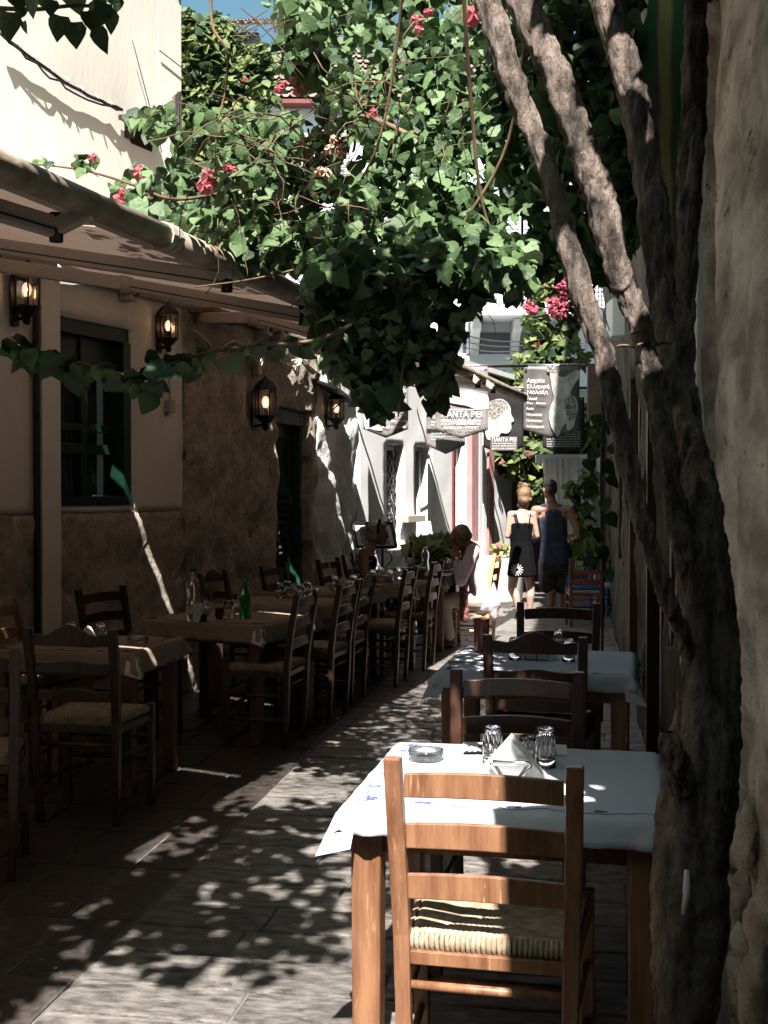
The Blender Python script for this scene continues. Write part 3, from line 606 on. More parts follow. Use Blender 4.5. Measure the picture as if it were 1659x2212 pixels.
for k in range(15):
    yy = 2.62 + .09 * (k % 5) + random.uniform(-.03, .03); zz = .12 + .26 * (k // 5) + .13 * (k % 2) + random.uniform(-.04, .04)
    bm = bmesh.new(); bmesh.ops.create_icosphere(bm, subdivisions=3, radius=1); sx_, sy_, sz_ = random.uniform(.03, .05), random.uniform(.05, .075), random.uniform(.07, .12)
    for v_ in bm.verts:
        kk = 1 + .35 * NZ.fractal(v_.co * 1.3 + Vector((k * 3.1, 0, 0)), .8, 2.1, 3); v_.co = Vector((v_.co.x * sx_, v_.co.y * sy_, v_.co.z * sz_)) * kk
    me = bpy.data.meshes.new('stone'); bm.to_mesh(me); bm.free(); me.materials.append(M_rwall); me.shade_smooth(); so2 = bpy.data.objects.new('stone', me); COL.objects.link(so2); so2.parent = rb
    so2.location = wp(RW, tY(RW, yy), zz, 0.0) - rb.location
def rbx(nm, Y0, Y1, z0, z1, o0, o1, m, par=rb, bev=.004): return obj(nm, wbox(RW, tY(RW, Y0), tY(RW, Y1), z0, z1, o0, o1), m, par, bev=bev)
rbx('white_door_leaf', 3.985, 4.61, 0, 4.6, -.02, .05, mat('flaking_white_paint', (.72, .71, .69), .7, col2=(.6, .58, .54), scale=6, stretch=(3, 3, .4), bump=.5, wear=(.2, .16, .12), wearpos=(.66, .7), wearscale=12))
rbx('door_leaf', 3.6, 4.0, 0, 4.2, .26, .30, M_dark)
for Y0, Y1, z0, z1 in ((5.0, 5.4, .9, 2.3), (5.95, 7.3, 0, 2.5), (8.2, 9.8, 0, 2.5), (11.2, 12.4, .9, 2.4)):
    rbx('door_leaf', Y0, Y1, z0, z1, .14, .18, M_wood2)
    rbx('door_frame', Y0 + .002, Y0 + .09, z0, z1, -.0, .135, M_wood2); rbx('door_frame', Y1 - .09, Y1 - .002, z0, z1, .0, .135, M_wood2)
for a in np.arange(.4, 19.5, .9)[:0]: pass
obj('roof_slab', wbox(RW, tY(RW, 0.2), tY(RW, 20), 9.51, 9.6, -.2, 6), M_rwall, rb)
obj('upper_wall', MB().box((.60, -5.9, 4.7), (.3, 12.2, 9.5)), M_rwall, rb)
rh = thing('rear_house', 'house standing behind the photographer, closing the alley', 'house', (-2, -13, 0))
obj('front_wall', MB().box((-3.5, -13.2, 2.6), (12, .4, 5.3)), M_plaster, rh); obj('roof', MB().prism([(-9.5, -12.7, 5.2), (-9.5, -15.5, 6.4), (-9.5, -15.5, 5.2)], (0, 0, 0), (12, 0, 0)), M_tile, rh)
lh = thing('rear_left_house', 'house on the left behind the photographer', 'house', (-5, -6, 0))
obj('wall', MB().box((-5.4, -6.2, 3.8), (.6, 13.6, 7.7)), M_plaster, lh); obj('roof', MB().box((-6.6, -6.2, 7.75), (3.2, 13.8, .2)), M_tile, lh)
ub = P(1333, 690, 11); tag(obj('meter_box', MB().box((0.41 + .163 * 11 - .08, 11, ub.z), (.12, .3, .34)), M_white, None, bev=.01), 'small white meter box high on the weathered wall behind the trunks', 'meter box')
# stand-in for reflecting glass between the trunks, reflections painted as coloured streaks
M_streak = bpy.data.materials.new('painted_reflection_streaks'); M_streak.use_nodes = True
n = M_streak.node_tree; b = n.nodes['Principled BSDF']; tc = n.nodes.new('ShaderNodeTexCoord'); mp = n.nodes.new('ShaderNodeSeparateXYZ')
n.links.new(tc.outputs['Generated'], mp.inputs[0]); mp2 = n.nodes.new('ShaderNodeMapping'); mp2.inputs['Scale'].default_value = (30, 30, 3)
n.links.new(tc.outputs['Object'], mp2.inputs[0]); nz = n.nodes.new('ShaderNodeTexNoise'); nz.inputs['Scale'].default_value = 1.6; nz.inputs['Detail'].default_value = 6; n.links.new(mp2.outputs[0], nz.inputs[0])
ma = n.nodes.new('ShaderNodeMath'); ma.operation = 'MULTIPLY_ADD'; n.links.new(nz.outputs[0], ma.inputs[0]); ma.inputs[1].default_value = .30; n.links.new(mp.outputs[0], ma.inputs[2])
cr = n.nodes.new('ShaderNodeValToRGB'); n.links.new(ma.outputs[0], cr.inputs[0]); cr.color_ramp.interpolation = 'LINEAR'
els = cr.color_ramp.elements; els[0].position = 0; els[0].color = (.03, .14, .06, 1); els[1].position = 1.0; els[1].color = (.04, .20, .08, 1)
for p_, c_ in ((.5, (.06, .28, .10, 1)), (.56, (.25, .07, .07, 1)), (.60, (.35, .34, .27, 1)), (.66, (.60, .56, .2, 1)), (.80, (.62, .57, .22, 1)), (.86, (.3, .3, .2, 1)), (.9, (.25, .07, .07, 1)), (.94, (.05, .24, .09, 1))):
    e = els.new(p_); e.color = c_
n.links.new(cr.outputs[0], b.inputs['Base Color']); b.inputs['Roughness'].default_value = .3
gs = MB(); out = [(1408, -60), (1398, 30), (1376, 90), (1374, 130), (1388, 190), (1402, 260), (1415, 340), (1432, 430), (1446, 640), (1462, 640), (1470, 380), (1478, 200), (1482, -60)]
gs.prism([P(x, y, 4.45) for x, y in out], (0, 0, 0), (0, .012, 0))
tag(obj('painted_reflection_sheet', gs, M_streak, None), 'sheet standing in for reflecting glass between the trunks, green and yellow reflections painted on', 'sheet')
# ------------------------------------------------------------------ awnings
def barpt(Y): return Vector((-1.185 + .312 * (Y - 3.69), Y, 2.6)) if Y < 8.75 else Vector((.355 + .2857 * (Y - 9.23), Y, 2.65))
def wallpt(Y):
    w = WA if Y < 9.39 else (WB if Y < 13.15 else WC)
    q = wp(w, tY(w, Y), 3.08, .08); return q
def awning(label, b0, b1, w0, w1, arms, caps=()):
    o = thing('awning', label, 'awning', (barpt(b0) + wallpt(w1)) / 2, group='folding awnings along the left wall')
    A, B, C, D = barpt(b0), barpt(b1), wallpt(w0), wallpt(w1)
    def f(u, v):
        p = A.lerp(B, u).lerp(C.lerp(D, u), v); sagz = -.05 * math.sin(math.pi * v) + .012 * math.sin(u * 9 + v * 4) * math.sin(math.pi * v)
        return p + Vector((0, 0, sagz + .03))
    obj('canvas', MB().grid(f, 24, 14), M_awn, o, True, solid=.003)
    obj('front_tube', MB().tube([A, A.lerp(B, .33), A.lerp(B, .66), B], .048, 14), M_tube, o, True)
    for e in (A, B):
        d = (B - A).normalized() * .02; obj('end_cap', MB().tube([e - d, e + d], .056, 12), M_alu, o)
    obj('valance', MB().grid(lambda u, v: A.lerp(B, u) + Vector((0.0, 0, -.02 - .03 * v)) + (C - A).normalized() * (.03 + .05 * v), 20, 1), M_alu, o)
    obj('wall_tube', MB().tube([C, D], .055, 12), M_alu, o, True)
    for k in range(2):
        q = C.lerp(D, .3 + .45 * k); b = obj('bracket', MB().box(q - Vector((0, 0, .03)), (.14, .08, .16), rotz(-R(22))), M_alu, o, bev=.008)
        obj('clip', MB().box(q + Vector((.075, -.03, -.03)), (.02, .05, .10), rotz(-R(22))), M_iron, b)
    for J, E, W in arms:
        J, E, W = Vector(J), Vector(E), Vector(W)
        fa = obj('forearm', MB().beam(E, J, .045, .075), M_alu, o, bev=.008)
        obj('rib_line', MB().beam(E + Vector((0, 0, -.012)), J + Vector((0, 0, -.012)), .05, .006), M_iron, fa)
        obj('upper_arm', MB().beam(E - Vector((0, 0, .0)), W, .05, .08), M_alu, o, bev=.008)
        obj('elbow', MB().tube([E - Vector((0, 0, .055)), E + Vector((0, 0, .055))], .045, 10), M_alu, o, True)
        b = obj('bar_joint', MB().beam(J, barpt(J.y) + Vector((.0, 0, -.02)), .05, .06), M_alu, o, bev=.01)
        obj('pin', MB().tube([J - Vector((0, 0, .05)), J + Vector((0, 0, .05))], .025, 8), M_iron, b, True)
    return o
J1, E1 = PZ(490, 606, 2.52), PZ(-60, 524, 2.78); J2, E2 = PZ(655, 682, 2.52), PZ(276, 614, 2.80)
awning('nearest folding awning, reaching out of the picture at upper edge', .6, 4.72, 2.6, 5.80, [((barpt(4.2).x - .12, 4.2, 2.52), (-2.4, 3.5, 2.8), (-3.7, 4.6, 2.98))])
awning('folding awning over the two lit lanterns, its tube ending at the leaves', 4.77, 6.38, 5.79, 7.93, [(J1, E1, (-3.0, 6.3, 2.98)), (J2, E2, (-2.5, 7.2, 2.98))])
awning('folding awning mostly hidden behind the hanging foliage', 6.43, 8.72, 7.98, 10.42, [((barpt(8.2).x - .12, 8.2, 2.52), (-.9, 8.3, 2.8), (-1.5, 9.6, 2.98))])
awning('farthest folding awning, pointing at the massage banners', 8.83, 13.5, 10.47, 11.15, [(PZ(1032, 826, 2.56), PZ(930, 815, 2.75), (-.9, 10.6, 2.95)), (PZ(1065, 838, 2.56), PZ(985, 828, 2.78), (-.95, 10.8, 2.95))])
# unseen awning added above the camera to shade the near chair's right side
ra = thing('added_side_awning', 'unseen canvas awning added to shade the near chair', 'awning', (.6, 1.5, 2.9))
obj('canvas', MB().grid(lambda u, v: Vector((.225 + .30 * u, .35 + 1.25 * v, 2.92 + .12 * u)), 6, 6), M_banner, ra, solid=.004)
obj('front_tube', MB().tube([(.225, .35, 2.9), (.225, 1.6, 2.9)], .03, 10), M_tube, ra, True)
for y in (.5, 1.5): obj('arm', MB().beam((.25, y, 2.88), (.44, y, 2.6), .03, .04), M_alu, ra)
rv = thing('added_alley_awning', 'wide unseen canvas awning added behind the camera to cut skylight', 'awning', (-2, -3, 3.2))  # added out of view to keep skylight off the alley
obj('canvas', MB().grid(lambda u, v: Vector((-5.1 + 5.5 * u, -8 + 8.1 * v, 3.3 - .12 * math.sin(math.pi * u))), 10, 10), M_banner, rv, solid=.004)
for y in (-8, -5.2, -2.4, .3): obj('beam', MB().beam((-5.1, y, 3.36), (.44, y, 3.36), .06, .08), M_wood2, rv)

# ------------------------------------------------------------------ wall lanterns
def lantern(w, x, y, h, label):
    q = PW(x, y, w); o_, d, n = wvec(w); s = h / .36
    L = thing('wall_lantern', label, 'lantern', q, math.atan2(n.y, n.x), group='lit lanterns on the left wall')
    c = (.11 * s, 0, 0); S = lambda pr: [(r * s, z * s) for r, z in pr]
    obj('cap', MB().lathe(S([(.088, .095), (.098, .105), (.085, .13), (.055, .165), (.03, .18), (.012, .2), (.0, .215)]), c, 8), M_iron, L, local=True)
    obj('base_dish', MB().lathe(S([(.0, -.21), (.02, -.20), (.03, -.18), (.02, -.165), (.045, -.14), (.07, -.115), (.085, -.10), (.085, -.092)]), c, 8), M_iron, L, local=True)
    for k in range(6):
        a = k * math.pi / 3 + .3; px, py = c[0] + .078 * s * math.cos(a), .078 * s * math.sin(a); a2 = a + math.pi / 3
        qx, qy = c[0] + .078 * s * math.cos(a2), .078 * s * math.sin(a2)
        obj('bar', MB().beam((px, py, -.095 * s), (px, py, .098 * s), .009 * s, .009 * s, (1, 0, 0)), M_iron, L, local=True)
        mx, my = (px + qx) / 2, (py + qy) / 2
        obj('pane', MB().box((mx, my, 0), (.002, .062 * s, .18 * s), rotz(math.atan2(my, mx - c[0]))), M_pglass, L, local=True)
    b = obj('bulb', MB().lathe(S([(.0, .055), (.015, .05), (.027, .03), (.03, .008), (.024, -.015), (.014, -.035)]), c, 14), M_bulbg, L, True, local=True)
    obj('filament', MB().tube([(c[0] - .008 * s, 0, -.02 * s), (c[0] - .004 * s, 0, .03 * s), (c[0] + .005 * s, .004, -.01 * s), (c[0] + .009 * s, 0, .03 * s)], .0045 * s, 6), M_lampglow, b, local=True)
    obj('socket', MB().lathe(S([(.016, -.09), (.016, -.035)]), c, 10), M_iron, L, local=True)
    obj('wall_plate', MB().box((.012, 0, -.12 * s), (.02, .07 * s, .18 * s)), M_iron, L, local=True, bev=.006)
    obj('arm', MB().beam((.02, 0, -.17 * s), (c[0], 0, -.16 * s), .018, .02), M_iron, L, local=True)
    obj('back_plate', MB().box((.012 + .02 * s, 0, 0), (.012, .12 * s, .2 * s)), M_iron, L, local=True)
M_pglass = bpy.data.materials.new('lantern_pane'); M_pglass.use_nodes = True
n = M_pglass.node_tree; tr = n.nodes.new('ShaderNodeBsdfTransparent'); tr.inputs[0].default_value = (.92, .88, .84, 1); gl_ = n.nodes.new('ShaderNodeBsdfGlossy'); gl_.inputs['Roughness'].default_value = .06
mx = n.nodes.new('ShaderNodeMixShader'); mx.inputs[0].default_value = .10; n.links.new(tr.outputs[0], mx.inputs[1]); n.links.new(gl_.outputs[0], mx.inputs[2]); n.links.new(mx.outputs[0], n.nodes['Material Output'].inputs[0])
M_bulbg = bpy.data.materials.new('bulb_glass'); M_bulbg.use_nodes = True
n = M_bulbg.node_tree; tr = n.nodes.new('ShaderNodeBsdfTransparent'); tr.inputs[0].default_value = (1, .93, .85, 1); em = n.nodes.new('ShaderNodeEmission'); em.inputs[0].default_value = (1, .66, .42, 1); em.inputs[1].default_value = .75
mx = n.nodes.new('ShaderNodeMixShader'); mx.inputs[0].default_value = .55; n.links.new(tr.outputs[0], mx.inputs[1]); n.links.new(em.outputs[0], mx.inputs[2]); n.links.new(mx.outputs[0], n.nodes['Material Output'].inputs[0])
lantern(WA, 28, 632, .37, 'lit black lantern left of the green window, at the drain pipe')
lantern(WA, 340, 708, .33, 'lit black lantern right of the green window, under awning')
lantern(WB, 545, 872, .42, 'lit black lantern on the rough wall before the green door')
lantern(WB, 705, 885, .36, 'lit black lantern just past the green door, under the canopy board')

# ------------------------------------------------------------------ chairs
def slatgeo(x0, x1, y, z0, z1, bow, arch, hump=0.0, th=.016, n=12):
    vs = []; fs = []
    for i in range(n + 1):
        u = i / n; x = x0 + (x1 - x0) * u; yy = y - bow * math.sin(math.pi * u); a = arch * math.sin(math.pi * u)
        hp = hump * math.exp(-((u - .5) / .2) ** 2) - hump * .25 * math.exp(-((u - .18) / .09) ** 2) - hump * .25 * math.exp(-((u - .82) / .09) ** 2)
        for zz, yo in ((z0 + a * .7, -th / 2), (z1 + a + hp, -th / 2), (z1 + a + hp, th / 2), (z0 + a * .7, th / 2)): vs.append((x, yy + yo, zz))
    for i in range(n):
        for k in range(4): fs.append((i * 4 + k, i * 4 + (k + 1) % 4, (i + 1) * 4 + (k + 1) % 4, (i + 1) * 4 + k))
    fs += [(3, 2, 1, 0), (n * 4, n * 4 + 1, n * 4 + 2, n * 4 + 3)]
    return MB().add(vs, fs)
def seatgeo():
    N = 72; W0, W1, y0, y1 = .195, .215, -.185, .20
    def f(u, v):
        # spread samples toward the rim
        y = y0 + (y1 - y0) * v; w = W0 + (W1 - W0) * v; x = (2 * u - 1) * w
        dx, dy = w - abs(x), min(y - y0, y1 - y); d = min(dx, dy)
        e = .026; z = .525 - .018 * min(1, d / .12)
        if d < e: z -= e * (1 - math.sqrt(max(0, 1 - (1 - d / e) ** 2))) * 1.5
        a = x if dy < dx else y
        z += .0032 * abs(math.sin(math.pi * a / .0135 + 3 * NZ.noise(Vector((x * 9, y * 9, 0))))) + .0025 * NZ.noise(Vector((x * 25, y * 25, 3)))
        if abs(dx - dy) < .005: z -= .005
        return Vector((x, y, z))
    mb = MB().grid(f, N, N)
    nside = 60
    for (ax, sgn) in (('y', -1), ('y', 1), ('x', -1), ('x', 1)):     # strands wrapped round the rails
        for i in range(nside // 2):
            t = -1 + 2 * (i + .5) / (nside // 2)
            if ax == 'y': p = Vector((t * (W0 if sgn < 0 else W1) * .97, y0 if sgn < 0 else y1, .505)); o = Vector((0, sgn * .006, 0)); ww = Vector((.0058, 0, 0))
            else: yy = y0 + (y1 - y0) * (t * .97 + 1) / 2; p = Vector((sgn * (W0 + (W1 - W0) * (t + 1) / 2), yy, .505)); o = Vector((sgn * .006, 0, 0)); ww = Vector((0, .0058, 0))
            j = random.uniform(-.002, .002)
            mb.tube([p - o * 1.5 + Vector((0, 0, .013)), p + o * .9 + Vector((j, 0, .006)), p + o * 1.1 + Vector((0, 0, -.012)), p - o + Vector((0, 0, -.028))], .0062, 5, cap=False)
    return mb
SEAT = {}
def chair(name, label, m, style, loc, heading, group=None, scale=1.0, seatm=None):
    c = thing(name, label, 'chair', loc, -heading, group)
    Wr, Wf = .205, .225
    for sx in (-1, 1):
        pts = [(sx * (Wr - .012), -.175, 0), (sx * (Wr - .004), -.19, .30), (sx * Wr, -.195, .52), (sx * (Wr + .006), -.225, .75), (sx * (Wr + .010), -.265, .965 if style == 'ladder' else .95)]
        mb = MB(); rings = []
        k = len(mb.v); hw = [.017, .019, .0205, .021, .0205]
        for (x, y, z), h in zip(pts, hw):
            for a, b in ((-1, -1), (1, -1), (1, 1), (-1, 1)): mb.v.append((x + a * h, y + b * h * .9, z))
        for i in range(4):
            for j in range(4): mb.f.append((i * 4 + j, i * 4 + (j + 1) % 4, (i + 1) * 4 + (j + 1) % 4, (i + 1) * 4 + j))
        mb.f += [(3, 2, 1, 0), (16, 17, 18, 19)]
        obj('rear_post', mb, m, c, local=True, bev=.004)
        obj('front_leg', MB().box((sx * Wf, .195, .265), (.038, .038, .53), None, 1.05), m, c, local=True, bev=.004)
    ycurve = lambda z: -.195 - (.03 * (z - .52) / .23 if z < .75 else .03 + .04 * (z - .75) / .21)
    if style == 'ladder': sl = [(.868, .926), (.740, .800), (.612, .672)]
    else: sl = [(.868, .925), (.735, .785), (.60, .65)]
    for k, (a, b) in enumerate(sl):
        hump = 0 if style == 'ladder' else (.045 if k == 0 else .012)
        obj('back_slat', slatgeo(-Wr + .016, Wr - .016, ycurve((a + b) / 2), a, b, .012, .010 if style == 'ladder' else 0, hump), m, c, local=True, bev=.003)
    if 's' not in SEAT: SEAT['s'] = seatgeo().mesh('woven_seat', M_rush, True)
    so_ = bpy.data.objects.new('woven_seat', SEAT['s']); COL.objects.link(so_); so_.parent = c
    if seatm: pass
    for a, b in (((-Wr, -.188, .462), (Wr, -.188, .462)), ((-Wf, .195, .462), (Wf, .195, .462)), ((-Wr, -.188, .462), (-Wf, .195, .462)), ((Wr, -.188, .462), (Wf, .195, .462))):
        obj('seat_rail', MB().beam(a, b, .022, .034), m, c, local=True, bev=.003)
    obj('rung', MB().tube([(-Wr, -.185, .39), (Wr, -.185, .39)], [.012, .012], 8), m, c, True, local=True)
    obj('rung', MB().tube([(-Wf, .195, .25), (Wf, .195, .25)], .012, 8), m, c, True, local=True)
    obj('rung', MB().tube([(-Wf, .195, .36), (Wf, .195, .36)], .012, 8), m, c, True, local=True)
    for sx in (-1, 1):
        for z in (.18, .33): obj('rung', MB().tube([(sx * Wr, -.18, z), (sx * Wf, .195, z)], .011, 8), m, c, True, local=True)
    c.scale = (scale,) * 3
    return c
def at_back(p, h):                                     # chair origin from the top of its back
    f = Vector((math.sin(h), math.cos(h), 0)); return Vector((p.x, p.y, 0)) + f * .265
H = R(12)
c1 = chair('ladder_back_chair', 'honey wood ladder-back chair at the white table, half in sun, nearest of all', M_wood, 'ladder', at_back(PZ(1042, 1645, .965), R(12)), R(12))
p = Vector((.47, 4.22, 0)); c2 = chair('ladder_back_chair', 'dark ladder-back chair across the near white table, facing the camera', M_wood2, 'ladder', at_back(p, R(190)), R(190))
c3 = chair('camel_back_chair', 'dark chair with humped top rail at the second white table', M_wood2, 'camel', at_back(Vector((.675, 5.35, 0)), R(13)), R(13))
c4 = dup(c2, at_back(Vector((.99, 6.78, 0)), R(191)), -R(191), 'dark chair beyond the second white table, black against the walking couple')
GL = 'dark wooden chairs along the left tables'
def cam(x, Y, h, label, src=c3): return dup(src, at_back(Vector(((x - CX) / FPX * Y, Y, 0)), R(h)), -R(h), label, GL)
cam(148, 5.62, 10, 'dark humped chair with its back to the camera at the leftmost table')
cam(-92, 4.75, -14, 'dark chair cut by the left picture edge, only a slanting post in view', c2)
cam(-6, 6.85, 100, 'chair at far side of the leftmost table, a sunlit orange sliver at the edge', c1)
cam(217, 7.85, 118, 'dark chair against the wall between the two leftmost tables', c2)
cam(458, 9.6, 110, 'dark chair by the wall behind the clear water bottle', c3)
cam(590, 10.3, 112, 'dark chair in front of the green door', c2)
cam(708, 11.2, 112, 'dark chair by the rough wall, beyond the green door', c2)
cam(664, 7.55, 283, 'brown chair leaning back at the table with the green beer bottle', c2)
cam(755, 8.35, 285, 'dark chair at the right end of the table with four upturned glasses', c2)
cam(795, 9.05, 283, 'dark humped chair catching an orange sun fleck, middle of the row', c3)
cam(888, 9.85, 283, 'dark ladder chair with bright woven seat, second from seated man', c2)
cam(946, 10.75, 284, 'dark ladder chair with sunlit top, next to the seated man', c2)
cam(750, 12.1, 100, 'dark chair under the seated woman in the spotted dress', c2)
c15 = chair('ladder_back_chair', 'pale pine chair on which the old man sits', M_pine, 'ladder', at_back(Vector(((1078 - CX) / FPX * 12.2, 12.25, 0)), R(285)), R(285))
c16 = chair('painted_chair', 'brick red painted chair with shop lettering and blue cushion', M_redp, 'ladder', (2.36, 14.1, 0), R(3), scale=.84)
text('ΠΑΝΤΑ ΡΕΙ', .085, (0, 0, 0), c16, mat('cream_paint', (.7, .6, .5), .8), width=.30, align='CENTER').location = (0, -.272, .872)
for nm, x, y, z, mm in (('cushion', 0, .0, .55, M_bluep), ('cushion', 0.01, .10, .60, M_pinkt)):
    o = obj(nm, MB().box((x, y, z), (.40, .36 - .1 * (z > .56), .055)), mm, c16, True, local=True, bev=.025)

# ------------------------------------------------------------------ tables and cloths
TZ = .755
def table(cx, cy, ang, w, d, label, clabel, m, cm, em, legw=.075, flaps=None, grp='tables in the left row', cgrp='beige cloths of the left row'):
    a = -R(ang); t = thing('dining_table', label, 'table', (cx, cy, 0), a, grp)
    obj('table_top', MB().box((0, 0, TZ - .0175), (w, d, .03)), m, t, local=True, bev=.004)
    for sx in (-1, 1):
        obj('apron', MB().box((0, sx * (d / 2 - .05), TZ - .085), (w - .16, .022, .09)), m, t, local=True)
        obj('apron', MB().box((sx * (w / 2 - .05), 0, TZ - .085), (.022, d - .16, .09)), m, t, local=True)
        for sy in (-1, 1): obj('leg', MB().box((sx * (w / 2 - legw / 2 - .012), sy * (d / 2 - legw / 2 - .012), (TZ - .034) / 2), (legw, legw, TZ - .034), None, 1.1), m, t, local=True, bev=.006)
    c = thing('tablecloth', clabel, 'tablecloth', (cx, cy, 0), a, cgrp)
    W, D, hg = w / 2 + .004, d / 2 + .004, (.085 if cm is M_clothw else .125); sd_ = cx * 3 + cy
    def f(u, v):
        x, y = (2 * u - 1) * (W + hg), (2 * v - 1) * (D + hg)
        px, py = max(-W, min(W, x)), max(-D, min(D, y)); ex, ey = x - px, y - py; L = math.hypot(ex, ey)
        wr = .0022 * NZ.noise(Vector((x * 6, y * 6, sd_))) + .0012 * NZ.noise(Vector((x * 17, y * 17, sd_)))
        if L < 1e-6: return Vector((px, py, TZ + .004 + abs(wr) * 1.2))
        q = L / .018; dz = L - .012 * (1 - math.exp(-q)) ; fold = .012 * math.sin((x + y) * 34 + sd_) * (L / hg) + .006 * math.sin((x - y) * 61) * (L / hg)
        both = min(abs(ex), abs(ey)) > 1e-6
        out = .010 * (1 - math.exp(-q)) + max(0, fold) + (.02 * L / hg if not both else .35 * L)
        return Vector((px + ex / L * out, py + ey / L * out, TZ + .004 - dz * (.97 if not both else .78) + wr))
    obj('cloth', MB().grid(f, 56, 56), cm, c, True, local=True, solid=.0012)
    st = MB()
    for side in ((0, 2) if cm is M_clothw else range(4)):
        pts = []
        for i in range(61):
            s = -1 + 2 * i / 60
            off = -.030 + .012 * math.sin(s * 13 + side + 1.2 * math.sin(s * 5)) + .004 * math.sin(s * 39)
            if side < 2: x, y = s * (W - .03), (D + off) * (1 if side else -1)
            else: x, y = (W + off) * (1 if side == 3 else -1), s * (D - .03)
            pts.append((x, y, TZ + .0075))
        st.tube(pts, .0012 if cm is M_clothw else .0016, 3)
        if side == 3: continue
        for k in range(3):
            s = -.6 + .6 * k + random.uniform(-.1, .1); b0 = (s * W, (D - .045) * (1 if side else -1)) if side < 2 else ((W - .045) * (1 if side == 3 else -1), s * D)
            for j in range(6): st.tube([(b0[0] + random.uniform(-.022, .022), b0[1] + random.uniform(-.010, .010), TZ + .0078) for _ in range(3)], .0011, 3)
    for sx in ((-1,) if cm is M_clothw else (-1, 1)):                       # dense corner motifs
        for sy in (-1, 1):
            for j in range(9):
                b0 = (sx * (W - .06), sy * (D - .06)); st.tube([(b0[0] + random.uniform(-.03, .03), b0[1] + random.uniform(-.03, .03), TZ + .0078) for _ in range(3)], .0011, 3)
    obj('embroidery', st, em, c, local=True, kind='stuff')
    for sx, sy in (flaps or [(1, -1)]):
        a0 = Vector((sx * (W + .01), sy * (D + .008), TZ - .015)); o1 = Vector((sx * .045, sy * .045, -.085)); e1 = Vector((-sx * .09, 0, 0)); e2 = Vector((0, -sy * .09, 0))
        mb = MB().add([a0 + e1 * .5, a0 + Vector((sx * .01, sy * .01, 0)), a0 + e2 * .5, a0 + o1 + e1 * .9, a0 + o1 * 1.25, a0 + o1 * .9 + e2 * .6], [(0, 1, 4, 3), (1, 2, 5, 4)])
        obj('corner_flap', mb, cm if cm is M_clothw else M_paper, c, local=True, solid=.002)
    return t, c
GR, GC = 'tables with white cloths on the right', 'white embroidered cloths'
a_ = R(12); fr = Vector((math.sin(a_), math.cos(a_), 0)); rr_ = Vector((math.cos(a_), -math.sin(a_), 0))
nl = PZ(745, 1738, TZ); W1_, D1_ = .83, .80
t1c = nl + rr_ * (W1_ / 2) + fr * (D1_ / 2)
table(t1c.x, t1c.y, 11, W1_, D1_, 'orange pine table nearest the camera under a white cloth', 'white cloth with blue embroidery on the near table, partly sunlit', M_wood, M_clothw, M_stb, .075, [(-1, -1)], GR, GC)
nl = PZ(948, 1450, TZ); t2c = nl + rr_ * .44 + fr * .42
table(t2c.x, t2c.y, 12, .88, .84, 'orange pine table behind the humped chair on the right side', 'shaded blue-white cloth on second table of the right side', M_wood, M_clothw, M_stb, .075, [(-1, -1), (1, -1)], GR, GC)
TL = [(-1.63, 6.60, 10, .80, .72, 'leftmost table, cut by the picture edge', 'beige cloth on the leftmost table with a band of sunlight'),
      (-1.03, 7.98, 25, .90, .74, 'table carrying the water bottle and the green beer bottle', 'beige cloth with dark vine stitching under the green bottle'),
      (-.79, 9.12, 20, .84, .76, 'table before the green door with four upturned glasses', 'beige cloth crossed by a sun streak before the green door'),
      (-.52, 10.15, 19, .80, .72, 'table with a sun-touched napkin, fourth from the left edge', 'beige cloth on the fourth table, beige corner hanging low'),
      (0.0, 11.05, 17, .78, .70, 'table with folded napkins just before the seated couple', 'beige cloth with bright spots on the fifth table of the left row'),
      (.33, 12.25, 14, .72, .74, 'table between the seated woman and the old man', 'white-lit cloth on the table of the seated couple')]
for (x, y, an, w, d, l1, l2) in TL: table(x, y, an, w, d, l1, l2, M_wood3, M_clothb, M_std, .07, [(1, -1)])

# ------------------------------------------------------------------ tableware
ZT = TZ + .008
def tumbler(p, label, r=.031, h=.115, up=False, grp='glasses on the tables', m=None):
    o = thing('drinking_glass', label, 'glass', p, 0, grp)
    pr = [(r * 1.12, 0), (r * 1.08, h * .25), (r, h * .7), (r * .86, h * .97), (r * .80, h), (r * .70, h), (r * .55, h * .965), (0, h * .955)]
    inn = [(0, h * .90), (r * .78, h * .91), (r * .9, h * .68), (r * 1.0, h * .25), (r * 1.05, 0)]
    if up: pr = [(q, h - z) for q, z in pr][::-1]; inn = [(q, h - z) for q, z in inn][::-1]; prof = inn[::1] + pr[::1]; prof = pr[::1] + inn[::1]
    else: prof = inn + pr
    mb = MB(); n = 20
    mb.lathe(prof[:-1] if not up else prof[1:-1], p, n, close=True)
    for i in range(len(mb.v)):
        x, y, z = mb.v[i]; an = math.atan2(y - p.y, x - p.x)
    obj('glass', mb, m or M_glass, o, True)
    fl = MB()
    for k in range(12):
        a = k * math.pi / 6; fl.tube([(p.x + math.cos(a) * r * 1.06, p.y + math.sin(a) * r * 1.06, p.z + h * .3), (p.x + math.cos(a) * r * .9, p.y + math.sin(a) * r * .9, p.z + h * .9)], .0022, 4)
    obj('flutes', fl, m or M_glass, o, True, kind='stuff')
    return o
def bottle(p, label, h, r, gm, cap, prof, name='bottle', liquid=None, lab=None):
    o = thing(name, label, 'bottle', p); pr = [(a * r, b * h) for a, b in prof]
    obj('body', MB().lathe([(0, .001)] + pr, p, 20), gm, o, True)
    obj('stopper', MB().lathe([(pr[-1][0] * 1.15, h * .94), (pr[-1][0] * 1.15, h * 1.0), (0, h * 1.0)], p, 14), cap, o)
    if lab: obj('paper_label', MB().lathe([(r * 1.01, h * lab[0]), (r * 1.01, h * lab[1])], p, 20), lab[2], o, True)
    return o
